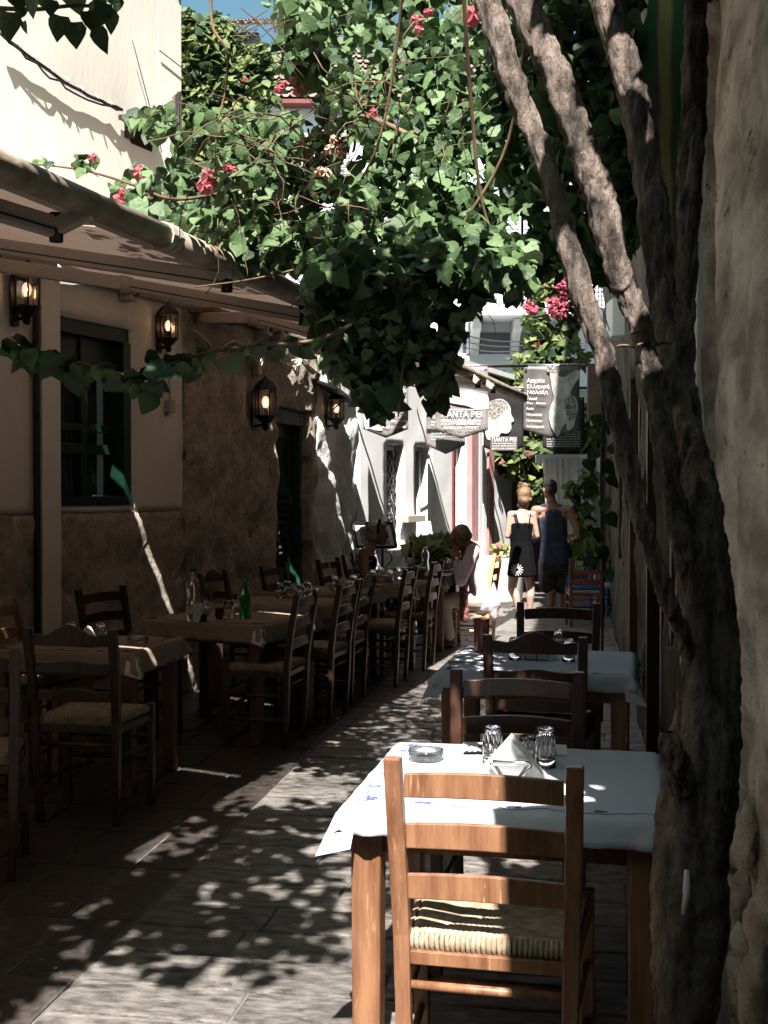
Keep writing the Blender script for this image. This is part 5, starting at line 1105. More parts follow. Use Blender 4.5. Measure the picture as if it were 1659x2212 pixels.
sculpt('shirt', [(nk + V((.03, 0, -.015)), .062, chest, (.13, .19, .11)), (sh0, .070, sh1, .070), (chest, (.135, .195, .11), waist, (.135, .175, .12)), (waist, (.135, .175, .12), hip + V((.02, 0, -.03)), (.16, .20, .13)), (sh0, .070, e0, .062), (e0, .064, w0_ + V((0, 0, -.02)), .045), (sh1, .07, e1, .062), (e1, .062, w1_ + V((.03, 0, 0)), .045), (hip + V((.02, 0, 0)), (.15, .19, .1), hip + V((.10, -.02, -.16)), (.05, .12, .04))], M_shirt, pm)
sculpt('trousers', [(hip, (.15, .19, .11), hip + V((-.05, 0, -.01)), (.12, .18, .1)), (hip + V((0, -.09, 0)), .10, kn0, .078), (hip + V((0, .09, 0)), .10, kn1, .078), (kn0, .075, V((kn0.x + .06, kn0.y, .13)), .058), (kn1, .075, V((kn1.x - .02, kn1.y, .13)), .058)], M_trous, pm)
for kx, kk in ((kn0.x + .04, kn0), (kn1.x - .04, kn1)): sculpt('shoe', [(V((kx + .04, kk.y, .05)), .044, V((kx - .12, kk.y, .04)), .040), (V((kx + .04, kk.y, .10)), .04, V((kx + .02, kk.y, .05)), .044)], M_wood2, pm)
sc0 = M__(1015, 1182, -.02)
sculpt('scarf', [(sc0 + V((.06, -.08, .0)), .03, sc0 + V((-.06, -.07, -.05)), .035), (sc0 + V((.06, .08, .01)), .03, sc0 + V((-.06, .06, -.05)), .035), (sc0 + V((.07, -.08, 0)), .03, sc0 + V((.07, .08, 0)), .03), (sc0 + V((-.06, -.06, -.05)), (.03, .05, .03), M__(1000, 1262, -.16), (.035, .05, .04)), (M__(1000, 1262, -.16), (.04, .05, .05), M__(1004, 1335, -.22), (.055, .03, .05))], M_scarf, pm)
obj('watch', MB().tube([w0_ - V((.01, .02, .012)), w0_ + V((.01, .02, .012))], .036, 12), M_steel, pm, True)
# standing couple seen from behind
YB = 15.2
def B_(x, y, dy=0.0): return P(x, y, YB + dy)
ps = thing('person', 'young man seen from behind in navy sleeveless shirt and dark shorts', 'person', V((B_(1195, 1300).x, YB, 0)))
hc = B_(1187, 1058, 0); caps, E, rot = head_caps(hc, V((-.25, 1, -.3)), 1.08); nk = B_(1191, 1082)
s0, s1 = B_(1156, 1102, 0), B_(1228, 1101, 0); ch_ = B_(1194, 1118); wa = B_(1197, 1170); hp = B_(1198, 1214)
e0, w0_ = B_(1147, 1160, .0), B_(1158, 1166, .24); e1, w1_ = B_(1252, 1158, .0), B_(1236, 1166, .24)
f0, f1 = V((B_(1190, 1300).x, YB, .08)), V((B_(1216, 1300).x, YB + .08, .08)); k0, k1 = V((f0.x, YB + .01, .48)), V((f1.x - .01, YB + .09, .48))
body = caps + [(B_(1189, 1070), .055, nk, .062), (nk, .06, ch_, (.15, .09, .07)), (s0, .058, s1, .058), (ch_, (.185, .11, .12), wa, (.145, .10, .10)), (wa, (.145, .1, .1), hp, (.165, .115, .11)),
               (s0, .055, e0, .043), (e0, .042, w0_, .028), (s1, .055, e1, .043), (e1, .042, w1_, .028),
               (hp + V((-.08, 0, 0)), .095, k0, .062), (hp + V((.08, .02, 0)), .095, k1, .062), (k0, .06, (k0 + f0) / 2 + V((0, -.02, .06)), .062), ((k0 + f0) / 2 + V((0, -.02, .06)), .060, f0, .036), (k1, .06, (k1 + f1) / 2 + V((0, -.02, .06)), .062), ((k1 + f1) / 2 + V((0, -.02, .06)), .06, f1, .036)]
body += hand_caps(w0_, V((.5, 1, .3)), V((1, 0, .4)), 1.05) + hand_caps(w1_, V((-.5, 1, .3)), V((-1, 0, .4)), 1.05)
sculpt('body', body, M_skin2, ps)
sculpt('hair', [('e', E(0, -.03, .045), (.088, .095, .086), rot), ('e', E(0, -.055, -.015), (.080, .055, .072), rot)], M_haird, ps)
sculpt('vest', [(B_(1172, 1096), .045, B_(1208, 1096), .045), (ch_ + V((0, 0, .05)), (.14, .12, .07), ch_ + V((0, 0, -.05)), (.185, .125, .10)), (ch_ + V((0, 0, -.03)), (.19, .125, .1), wa, (.175, .125, .1)), (wa, (.175, .125, .1), B_(1198, 1218), (.205, .145, .07))], M_navy, ps)
sculpt('shorts', [(hp, (.19, .135, .10), hp + V((0, 0, -.10)), (.19, .135, .1)), (hp + V((-.09, 0, -.02)), .125, B_(1182, 1264), .112), (hp + V((.09, .02, -.02)), .125, B_(1214, 1264, .03), .112)], M_short, ps)
for f in (f0, f1): sculpt('shoe', [(f + V((0, -.03, -.04)), .045, f + V((0, .16, -.045)), .038), (f + V((0, 0, 0)), .045, f + V((0, 0, -.04)), .045)], M_black, ps)
obj('neck_cord', MB().tube([nk + V((.062 * math.cos(t), -.012 + .062 * math.sin(t), -.01)) for t in np.linspace(0, 2 * math.pi, 20)], .004, 5), M_iron, ps)
YC = 14.9
def C_(x, y, dy=0.0): return P(x, y, YC + dy)
pf = thing('person', 'blond woman with hair in a bun seen from behind in short black strappy dress', 'person', V((C_(1127, 1300).x, YC, 0)))
hc = C_(1134, 1076); caps, E, rot = head_caps(hc, V((.35, 1, -.35)), 1.0); nk = C_(1131, 1096)
s0, s1 = C_(1103, 1111), C_(1151, 1111); ch_ = C_(1127, 1128); wa = C_(1126, 1168); hp = C_(1127, 1208)
e0, w0_ = C_(1096, 1158, .0), C_(1106, 1160, .22); e1, w1_ = C_(1160, 1158, 0.02), C_(1150, 1160, .24)
f0, f1 = V((C_(1119, 1300).x, YC - .12, .09)), V((C_(1145, 1300).x, YC + .05, .08)); k0, k1 = C_(1106, 1272, -.02), C_(1146, 1272, .06)
body = caps + [(C_(1133, 1086), .043, nk, .046), (nk, .046, ch_, (.12, .08, .06)), (s0, .045, s1, .045), (ch_, (.14, .095, .10), wa, (.115, .09, .09)), (wa, (.115, .09, .09), hp, (.155, .115, .10)),
               (s0, .043, e0, .035), (e0, .034, w0_, .023), (s1, .043, e1, .035), (e1, .034, w1_, .023),
               (hp + V((-.075, 0, 0)), .09, k0, .055), (hp + V((.075, .02, 0)), .09, k1, .055), (k0, .054, (k0 + f0) / 2 + V((0, -.025, .06)), .055), ((k0 + f0) / 2 + V((0, -.025, .06)), .054, f0, .031), (k1, .054, (k1 + f1) / 2 + V((0, -.025, .06)), .055), ((k1 + f1) / 2 + V((0, -.025, .06)), .054, f1, .031)]
body += hand_caps(w0_, V((.5, 1, .3)), V((1, 0, .4)), .95) + hand_caps(w1_, V((-.5, 1, .3)), V((-1, 0, .4)), .95)
sculpt('body', body, M_skin, pf)
hr = [('e', E(0, -.03, .04), (.09, .10, .095), rot), ('e', E(0, -.05, -.03), (.078, .06, .075), rot), ('e', E(-.01, -.055, .13), (.065, .06, .055), rot)]
for k in range(26): a = random.uniform(0, 6.28); hr.append(('e', E(.06 * math.cos(a) - .01, -.055 + .05 * math.sin(a), .12 + random.uniform(-.05, .06)), (.02, .02, .016)))
for k in range(8): hr.append((E(random.uniform(-.08, .08), -.03, -.03), .014, E(random.uniform(-.09, .09), -.02, -.12), .006))
sculpt('hair', hr, M_hairb, pf, voxel=.009, it=2)
sculpt('dress', [(ch_ + V((0, 0, -.03)), (.148, .108, .05), wa, (.130, .105, .09)), (wa, (.13, .105, .09), C_(1127, 1188), (.15, .12, .03)), (C_(1127, 1186), (.15, .12, .03), C_(1127, 1243), (.19, .16, .02))], M_black, pf)
for a, b in (((1110, 1108), (1118, 1136)), ((1114, 1108), (1122, 1136)), ((1146, 1108), (1142, 1136))): obj('strap', MB().tube([C_(a[0], a[1], -.06), C_((a[0] + b[0]) / 2, (a[1] + b[1]) / 2, -.105), C_(b[0], b[1], -.11)], .006, 6), M_black, pf)
fl_ = MB()
for k in range(14):
    a = k * math.pi / 7; c = C_(1117, 1231, -.185); fl_.beam(c + V((math.cos(a) * .02, 0, math.sin(a) * .02)), c + V((math.cos(a) * .075, -.0, math.sin(a) * .075)), .007, .007)
obj('white_flower_print', fl_, M_print, pf, kind='stuff')
for f in (f0, f1):
    sculpt('sock', [(f + V((0, 0, .05)), .04, f, .042)], M_statd, pf); sculpt('shoe', [(f + V((0, -.03, -.045)), .042, f + V((0, .14, -.05)), .036), (f, .044, f + V((0, 0, -.04)), .044)], M_black, pf)

# ------------------------------------------------------------------ leaves
def leaf_template(kind=0):
    if kind == 3: hp_ = [(.0, 0), (.16, .3), (.15, .6), (0, 1.0)]; ribs = [0, .3, .6, 1.0]
    else:
        wv = [1.0, .88, 1.1][kind]; hp_ = [(.02, 0), (.34 * wv, -.05), (.50 * wv, .2), (.43 * wv, .48), (.22 * wv, .8), (0, 1.08)]; ribs = [0, .08, .3, .55, .82, 1.08]
    vs = []; fs = []; n = len(hp_)
    zz = lambda x, y: -.16 * abs(x) ** 1.1 * (1 if kind != 1 else -1.2) - (.20 if kind != 2 else .42) * (y - .1) ** 2 * .8 + .05 * math.sin(y * 9 + kind) * abs(x)
    for r in ribs: vs.append((0, r, zz(0, r)))
    for sgn in (1, -1):
        k = len(vs)
        for x, y in hp_[1:-1]: vs.append((sgn * x, y, zz(x, y)))
        for i in range(n - 3):
            q = (i + 1, i + 2, k + i + 1, k + i); fs.append(q if sgn < 0 else q[::-1])
        a = (0, 1, k); fs.append(a if sgn < 0 else a[::-1]); a = (n - 2, n - 1, k + n - 3); fs.append(a if sgn < 0 else a[::-1])
    return np.array(vs), fs
SUNV = -SUN
TPL = [leaf_template(k) for k in range(4)]
def leaf_matrix(p, size, normal=None, droop=1.0, tip=None):
    n = normal if normal is not None else V((random.gauss(-.02, .62), random.gauss(-.55, .6), random.gauss(.5, .62)))
    if n.length < .1: n = V((0, -1, .3))
    n.normalize(); t = tip if tip is not None else V((random.gauss(0, .55), random.gauss(-.15, .35), -1.0 * droop + random.gauss(0, .35)))
    t = t - n * t.dot(n)
    if t.length < 1e-3: t = V((1, 0, 0)) - n * n.x
    t.normalize(); x = t.cross(n)
    return Matrix.Translation(p) @ Matrix((x, t, n)).transposed().to_4x4() @ Matrix.Diagonal((size, size, size * random.uniform(.6, 1.6), 1))
def leaf_mass(name, mats4, m, parent, kinds=(0, 1, 2)):
    off = np.array(base(parent)); av = []; af = []; k = 0
    for i, M4 in enumerate(mats4):
        v, f = TPL[kinds[i % len(kinds)]]; A = np.array(M4); w = v @ A[:3, :3].T + A[:3, 3] - off
        av.append(w); af += [tuple(q + k for q in ff) for ff in f]; k += len(v)
    if not av: return
    me = bpy.data.meshes.new(name); me.from_pydata(np.concatenate(av).tolist(), [], af); me.materials.append(m); me.shade_smooth()
    o = bpy.data.objects.new(name, me); COL.objects.link(o); o.parent = parent; o['kind'] = 'stuff'; return o
LM = {}
def leaf_parts(name, mats4, m, parent, kinds=(0, 1, 2)):
    off = Matrix.Translation(-base(parent))
    for i, M4 in enumerate(mats4):
        kd = kinds[i % len(kinds)]; key = (kd, m.name)
        if key not in LM:
            me = bpy.data.meshes.new(name); v, f = TPL[kd]; me.from_pydata(v.tolist(), [], f); me.materials.append(m); me.shade_smooth(); LM[key] = me
        o = bpy.data.objects.new(name, LM[key]); COL.objects.link(o); o.parent = parent; o.matrix_local = off @ M4
def ball():
    while True:
        q = V((random.uniform(-1, 1), random.uniform(-1, 1), random.uniform(-1, 1)))
        if q.length < 1: return q
def scr(p):
    c = p - V((0, 0, CH)); d = c.dot(_fw); return (CX + FPX * c.x / d, CY - FPX * c.dot(_up) / d) if d > .2 else (-9999, -9999)

# ------------------------------------------------------------------ the old bougainvillea: trunks, crown, hanging sprays
bg_ = thing('bougainvillea', 'old bougainvillea with four leaning trunks and a leafy crown arching over the alley', 'tree', (.65, 2.5, 0))
def cr_spline(pts, m=8):
    out = []; k = len(pts)
    for i in range(k - 1):
        p0, p1, p2, p3 = [pts[max(0, min(k - 1, i + j))] for j in (-1, 0, 1, 2)]
        for s in range(m):
            t = s / m; out.append(tuple(.5 * (2 * b + (c - a) * t + (2 * a - 5 * b + 4 * c - d) * t * t + (3 * b - a - 3 * c + d) * t ** 3) for a, b, c, d in zip(p0, p1, p2, p3)))
    out.append(tuple(pts[-1])); return out
def trunk(rows, label=None, amp=.0075, ext=None):       # rows: display x, y, width, Y
    pts = []
    for x, y, w, Y in rows: q = P(x, y, Y); pts.append((q.x, q.y, q.z, w / 2 * Y / FPX))
    for e in (ext or []): pts.append(e)
    sp = cr_spline(pts, 22); n = 40; mb = MB(); vs = []; prev = None
    for i, q in enumerate(sp):
        p = V(q[:3]); t = (V(sp[min(i + 1, len(sp) - 1)][:3]) - V(sp[max(i - 1, 0)][:3])).normalized()
        x = (prev - t * prev.dot(t)).normalized() if prev else t.cross(V((0, 1, 0))).normalized(); prev = x; y = t.cross(x)
        for j in range(n):
            a = 2 * math.pi * j / n; d = x * math.cos(a) + y * math.sin(a); r = max(.004, q[3])
            sk = p + d * r; nn = NZ.fractal(V((sk.x * 60, sk.y * 60, sk.z * 22)), .7, 2.2, 3) * amp + NZ.noise(V((sk.x * 6, sk.y * 6, sk.z * 2.4))) * r * .12 + abs(NZ.noise(V((sk.x * 26, sk.y * 26, sk.z * 5)))) * -r * .12
            vs.append(sk + d * nn)
    k = len(sp); fs = [(i * n + j, i * n + (j + 1) % n, (i + 1) * n + (j + 1) % n, (i + 1) * n + j) for i in range(k - 1) for j in range(n)]
    o = obj('trunk', MB().add(vs, fs), M_bark, bg_, True)
    if label: o['label'] = label
    return o
trunk([(1478, 3100, 150, 2.42), (1480, 2600, 140, 2.42), (1478, 2300, 132, 2.42), (1482, 2100, 146, 2.42), (1491, 1991, 170, 2.43), (1486, 1883, 168, 2.43), (1498, 1775, 180, 2.44), (1512, 1667, 172, 2.45), (1525, 1560, 148, 2.46), (1533, 1415, 124, 2.47), (1524, 1290, 118, 2.47), (1514, 1173, 108, 2.48), (1506, 1060, 92, 2.5), (1490, 957, 64, 2.52), (1466, 880, 54, 2.56), (1437, 741, 52, 2.62), (1427, 597, 62, 2.66), (1397, 360, 64, 2.7), (1361, 180, 65, 2.72), (1304, 0, 63, 2.75)], 'thick gnarled main trunk', ext=[(.33, 2.85, 3.2, .034), (.2, 3.1, 3.6, .03), (0, 3.5, 3.9, .024), (-.3, 3.9, 4.0, .015)])
trunk([(1505, 1300, 50, 2.44), (1488, 1200, 62, 2.43), (1466, 1130, 56, 2.43), (1446, 1029, 50, 2.44), (1421, 885, 50, 2.46), (1392, 741, 46, 2.48), (1360, 640, 54, 2.5), (1339, 590, 58, 2.5), (1300, 440, 62, 2.52), (1274, 360, 65, 2.54), (1210, 180, 63, 2.56), (1127, 0, 63, 2.6)], 'second leaning trunk, sunlit', ext=[(.16, 2.8, 3.1, .028), (0, 3.2, 3.5, .024), (-.2, 3.8, 3.8, .018), (-.2, 4.5, 3.9, .010)])
trunk([(1500, 1440, 30, 2.46), (1470, 1360, 36, 2.42), (1440, 1290, 38, 2.4), (1416, 1220, 38, 2.4), (1390, 1137, 42, 2.4), (1346, 957, 43, 2.42), (1305, 777, 45, 2.44), (1247, 597, 47, 2.46), (1180, 360, 45, 2.5), (1108, 180, 50, 2.54), (1046, 0, 52, 2.58)], 'thinnest leaning trunk, leftmost', ext=[(.05, 2.75, 3.0, .02), (-.2, 3.1, 3.3, .016), (-.5, 3.6, 3.5, .010)])
trunk([(1500, 1000, 60, 2.56), (1486, 900, 50, 2.58), (1480, 780, 42, 2.6), (1480, 660, 42, 2.62), (1484, 590, 44, 2.62), (1492, 360, 54, 2.62), (1500, 180, 52, 2.62), (1504, 0, 48, 2.62)], 'upright trunk in shade, rightmost', ext=[(.72, 2.7, 3.1, .026), (.75, 2.8, 3.6, .022)])
kn = P(1452, 1640, 2.38)
trunk([(1478, 1700, 70, 2.40), (1462, 1652, 62, 2.37), (1452, 1625, 56, 2.36), (1446, 1600, 50, 2.36), (1444, 1582, 34, 2.36)], 'sawn knobbly stub', amp=.008)
tag(obj('tied_string', MB().tube(sag(P(1330, 745, 2.5), P(1440, 735, 2.45), .01, 10, .004), .003, 5).tube(sag(P(1372, 742, 2.44), P(1478, 722, 2.56), .012, 10, .004), .003, 5).tube(sag(P(1362, 725, 2.44), P(1420, 742, 2.5), -.012, 10, .003), .002, 5), M_twig, bg_))
paint = obj('paint_streak', MB().tube([P(1478, 1975, 2.36), P(1484, 1930, 2.36), P(1483, 1880, 2.355)], [.006, .009, .005], 6), M_print, bg_, True); 

# lit windows of the foliage: nothing may shade these spots from the sun
LITPTS = [P(x, y, Y) for x, y, Y in ((1127, 0, 2.6), (1168, 90, 2.58), (1210, 180, 2.56), (1242, 270, 2.55), (1274, 360, 2.54), (1300, 440, 2.52), (1320, 515, 2.51), (1339, 590, 2.5), (1050, 10, 2.58), (1304, 0, 2.75), (1335, 90, 2.73), (1361, 180, 2.72), (1380, 260, 2.7), (1262, 640, 2.45), (1225, 530, 2.47))]
def blocks_lit(p):
    for L in LITPTS:
        w = p - L
        if 0 < w.z and (w - SUNV * w.dot(SUNV)).length < .075: return True
    def on(z): k = (p.z - z) / -SUN.z; return p + SUN * k
    if p.y < 3.0 or p.z > 3.3:
        q = on(.76); 
        if -.16 < q.x < .24 and 3.15 < q.y < 4.0: return True
        q = on(.65)
        if -.05 < q.x < .29 and 2.55 < q.y < 3.25: return True
        q = on(.3)
        if -.15 < q.x < .30 and 2.5 < q.y < 3.2: return True
        q = on(0)
        if -.95 < q.x < -.02 and 3.40 < q.y < 3.98 + .1 * math.sin(q.x * 20): return True
        x, y = scr(q)
        if 590 < x < 760 and 1645 < y < 1720: return True
    return False
leaves = []; near_y = []
def blob(x, y, rx, ry, Y, rY, n, size, fn=None, nrm=None):
    for _ in range(n):
        q = ball(); p = P(x + q.x * rx, y + q.y * ry, Y + q.z * rY)
        if fn and not fn(p, x + q.x * rx, y + q.y * ry): continue
        if blocks_lit(p): continue
        leaves.append(leaf_matrix(p, size * random.uniform(.7, 1.25)))
edge = [(560, -60), (612, 60), (640, 150), (690, 200), (690, 330), (690, 520), (668, 600), (690, 700), (712, 790), (765, 825), (800, 880), (838, 905), (846, 860), (838, 818), (925, 822), (935, 872), (955, 862), (968, 810), (978, 745), (1000, 690), (1060, 600), (1100, 640), (1150, 600), (1205, 575), (1260, 600), (1330, 600), (1372, 480), (1372, -60)]
def inside(x, y):
    c = False; k = len(edge)
    for i in range(k):
        (x0, y0), (x1, y1) = edge[i], edge[(i + 1) % k]
        if (y0 > y) != (y1 > y) and x < (x1 - x0) * (y - y0) / (y1 - y0) + x0: c = not c
    return c
gaps = [(770, 340, 38), (705, 430, 26), (740, 560, 18), (780, 120, 22), (1120, 480, 30), (930, 700, 24), (980, 640, 22), (1060, 690, 20), (1000, 480, 14), (820, 520, 14), (860, 270, 12), (1190, 440, 26), (800, 800, 13), (850, 760, 11), (745, 760, 12), (905, 780, 16), (880, 830, 14), (945, 800, 12), (770, 850, 10), (660, 300, 18), (950, 180, 14), (1040, 340, 12), (870, 440, 14)]
cnt = 0
while cnt < 8200:
    x, y = random.uniform(560, 1420), random.uniform(-60, 910)
    if not inside(x + random.gauss(0, 9), y + random.gauss(0, 9)): continue
    dn = .55 + .45 * NZ.noise(V((x / 110, y / 110, 4))) + (.25 if y > 500 or x > 1130 else 0)
    if random.random() > dn + .15: continue
    if any((x - a) ** 2 + (y - b) ** 2 < (r * 1.0) ** 2 for a, b, r in gaps) and random.random() < .97: continue
    cnt += 1
    dp = abs(random.gauss(0, .5))
    if y < 590: Y = 3.85 + 2.0 * max(0, (590 - y) / 650) + .35 * NZ.noise(V((x / 90, y / 90, 7))) + dp
    else: Y = 4.15 + .25 * (y - 590) / 300 + dp * .6
    if 470 < y < 640: Y -= .25 * (1 - abs(y - 560) / 90) if abs(y - 560) < 90 else 0
    if x > 1150: Y = random.uniform(4.2, 5.6)
    p = P(x, y, Y)
    if blocks_lit(p): continue
    if y > 630 and random.random() < .85: leaves.append(leaf_matrix(p, .058 * random.uniform(.5, 1.35), V((random.gauss(0, .5), -.8, random.gauss(-.7, .3))), tip=V((random.gauss(0, .4), random.gauss(0, .2), -1)))); continue
    leaves.append(leaf_matrix(p, .062 * random.uniform(.42, 1.35)))
blob(540, 370, 190, 150, 5.6, .7, 900, .062); blob(380, 260, 120, 45, 5.5, .4, 110, .055); blob(340, 420, 110, 45, 5.3, .3, 90, .062); blob(300, 440, 40, 22, 5.0, .2, 14, .085); blob(600, 520, 110, 55, 5.2, .4, 240, .068); blob(660, 80, 50, 110, 4.8, .4, 150, .075); blob(90, 345, 18, 14, 5.0, .1, 5, .05); blob(178, 352, 30, 22, 5.0, .15, 10, .05); blob(300, 380, 30, 34, 5.0, .2, 16, .055); blob(420, 470, 60, 30, 5.0, .2, 40, .06)
blob(730, 690, 50, 60, 4.2, .25, 60, .065); blob(850, 620, 120, 70, 4.2, .3, 200, .065)
# top left drooping big leaves
for (x, y, s) in ((18, 40, .115), (48, 28, .06), (52, 60, .05), (110, 15, .07), (130, 48, .10), (158, 62, .10), (188, 38, .11), (212, 75, .10), (222, 20, .10), (238, 40, .085), (70, 8, .08), (90, -5, .08), (160, 0, .09), (30, -15, .1), (140, -20, .1), (200, -25, .1), (240, -5, .09), (60, -30, .1), (100, -40, .1), (255, 10, .06)):
    leaves.append(leaf_matrix(P(x, y - 14, 2.95 + random.uniform(-.1, .15)), s * .58, V((random.gauss(0, .3), -1, random.gauss(-.1, .3))), tip=V((random.gauss(0, .3), 0, -1))))
# garland hanging across the wall
gar = [(15, 735), (45, 745), (80, 760), (120, 775), (180, 785), (240, 800), (300, 812), (350, 790), (400, 775), (450, 765), (520, 750), (600, 742), (680, 735), (760, 700)]
gpts = [P(x, y, 3.6) for x, y in gar]
for i in range(len(gpts) - 1):
    m_ = 5 if i < 8 else 4
    for k in range(m_ + random.choice((-3, -1, 0, 1))):
        p = gpts[i].lerp(gpts[i + 1], (k + random.random()) / m_)
        leaves.append(leaf_matrix(p + V((random.uniform(-.01, .01), random.uniform(-.03, .03), random.uniform(-.035, .02))), random.uniform(.045, .095), V((random.gauss(0, .6), -.7, random.gauss(-.8, .3))), tip=V((random.gauss(0, .45), random.gauss(0, .2), -1))))
for (x, y) in ((30, 760), (55, 775), (75, 790), (130, 800), (150, 830), (285, 840), (300, 850), (330, 870), (410, 800), (490, 790), (570, 765), (650, 765), (610, 1000)):
    if y < 990: leaves.append(leaf_matrix(P(x, y - 20, 3.6), random.uniform(.06, .085), V((random.gauss(0, .4), -.8, random.gauss(-.8, .3))), tip=V((random.gauss(0, .3), 0, -1))))
leaves.append(leaf_matrix(P(318, 790, 3.55), .10, V((.1, -.75, .8)), tip=V((1, 0, -.35)))); leaves.append(leaf_matrix(P(840, 835, 3.9), .085, V((0, -.9, .6)), tip=V((0, 0, -1))))
# canopy overhead and behind, which dapples the floor
def cano(n, x0, x1, y0, y1, z0, z1, size, dens):
    for _ in range(n):
        p = V((random.uniform(x0, x1), random.uniform(y0, y1), random.uniform(z0, z1)))
        if NZ.noise(V((p.x * 2.1, p.y * 2.1, 0))) + dens < random.random() * .5: continue
        if blocks_lit(p): continue
        x, y = scr(p)
        if 1360 < x < 1500 and -10 < y < 470: continue
        if 0 < x < 600 and -10 < y < 700: continue
        if 600 < x < 740 and -10 < y < 110: continue
        leaves.append(leaf_matrix(p, size * random.uniform(.8, 1.2), V((random.gauss(0, .5), random.gauss(-.3, .5), 1))))
cano(2600, -1.6, .1, .9, 3.3, 3.6, 4.1, .085, .30)
cano(2000, .29, 1.2, 1.65, 2.6, 3.05, 3.5, .09, .6)  # dense leaves added out of view to shade the near table
cano(500, .5, 1.3, 2.6, 3.9, 3.15, 3.6, .09, .5)
cano(1000, .45, 1.7, 3.6, 5.4, 3.3, 4.1, .09, .5)
cano(500, -1.5, -.9, 1.2, 3.0, 3.3, 3.8, .09, .5)
def key(M4):
    p = M4.translation; x, y = scr(p)
    return (M4.to_scale().x / p.y) if (-20 < x < 1680 and -20 < y < 2230 and p.y > .5) else -1
leaves.sort(key=key, reverse=True)
leaf_parts('leaf', leaves[:290], M_leaf, bg_); leaf_mass('foliage', leaves[290:], M_leaf, bg_)
# branches and twigs
def branch(pts, r0, r1, name='branch', m=M_twig, par=None):
    sp = cr_spline([tuple(p) for p in pts], 6); k = len(sp); return obj(name, MB().tube([V(q) for q in sp], [r0 + (r1 - r0) * i / (k - 1) for i in range(k)], 7), m, par or bg_, True)
branch(gpts[::2] + [gpts[-1]], .003, .006); branch([P(-20, 352, 5), P(90, 356, 5), P(190, 370, 5), P(290, 400, 5), P(370, 430, 5.0), P(470, 420, 5.2)], .003, .008)
branch([P(455, -20, 4.3), P(460, 60, 4.3), P(490, 110, 4.3), P(488, 190, 4.4), P(470, 260, 4.4)], .006, .003); branch([P(0, 18, 3), P(80, 20, 3), P(160, 12, 3), P(240, 16, 3)], .006, .004)
branch([P(420, 620, 4.9), P(560, 600, 4.9), P(700, 560, 4.9), P(860, 470, 4.8), P(1000, 380, 4.7)], .003, .007); branch([P(400, 460, 5.2), P(520, 420, 5.2), P(640, 350, 5.1), P(800, 270, 5)], .003, .007)
branch([P(860, 900, 4.1), P(870, 800, 4.1), P(900, 650, 4.2), P(990, 500, 4.3), P(1100, 300, 4.2), P(1150, -50, 3.9)], .003, .008); branch([P(1210, 560, 4.4), P(1130, 580, 4.4), P(1050, 470, 4.3), P(1020, 250, 4.2), P(1000, -40, 4.0)], .003, .008)
branch([P(690, 620, 4.6), P(740, 470, 4.6), P(820, 300, 4.5), P(860, 80, 4.4), P(870, -60, 4.3)], .003, .007); branch([P(500, 420, 5.6), P(620, 330, 5.3), P(760, 250, 5), P(900, 300, 4.8)], .003, .012); branch([P(985, 760, 4.2), P(960, 820, 4.2), P(930, 870, 4.2)], .006, .003)
tw = MB()
for k in range(110):
    x, y = (random.uniform(620, 1180), random.uniform(20, 620)) if k < 60 else (random.uniform(400, 760), random.uniform(230, 480)); Y = random.uniform(4.0, 5.2); p = P(x, y, Y); d = V((random.gauss(0, 1), random.gauss(0, .5), random.gauss(0, .7))).normalized(); pts = [p]
    for j in range(5): d = (d + V((random.gauss(0, .3), random.gauss(0, .3), random.gauss(-.1, .3)))).normalized(); pts.append(pts[-1] + d * random.uniform(.04, .09))
    tw.tube(pts, random.uniform(.0014, .0026), 4)
obj('twigs', tw, M_twig, bg_, True, kind='stuff')
# flowers and dead leaves
def flower(p, s, m=M_bract, name='bract'):
    a0 = random.uniform(0, 6)
    mb = MB()
    for k in range(3):
        M4 = leaf_matrix(p, s, V((math.cos(a0 + 2.1 * k) * .6, -.8, math.sin(a0 + 2.1 * k) * .6)), tip=V((math.cos(a0 + 2.1 * k), -.2, math.sin(a0 + 2.1 * k)))); v, f = TPL[2]; A = np.array(M4); mb.add((v @ A[:3, :3].T + A[:3, 3]).tolist(), f)
    obj(name, mb, m, bg_, True)
for (x, y, s) in ((199, 340, .05), (300, 370, .07), (253, 430, .06), (262, 412, .035), (447, 375, .07), (440, 398, .07), (458, 400, .06), (488, 358, .05), (502, 366, .04), (602, 190, .04), (612, 180, .035), (640, 196, .035), (655, 188, .03), (632, 172, .035), (900, 40, .05), (905, 62, .04), (925, 24, .04), (1022, 28, .08), (806, 242, .04), (528, 170, .025)): flower(P(x, y, 4.6 if x > 560 else 5.0), s * .82)
for (x, y) in ((722, 300), (712, 320), (738, 330), (690, 368), (704, 372), (738, 318), (822, 545), (828, 560), (826, 505), (1000, 520)): flower(P(x, y, 4.4), .035, M_terra, 'dead_leaf')

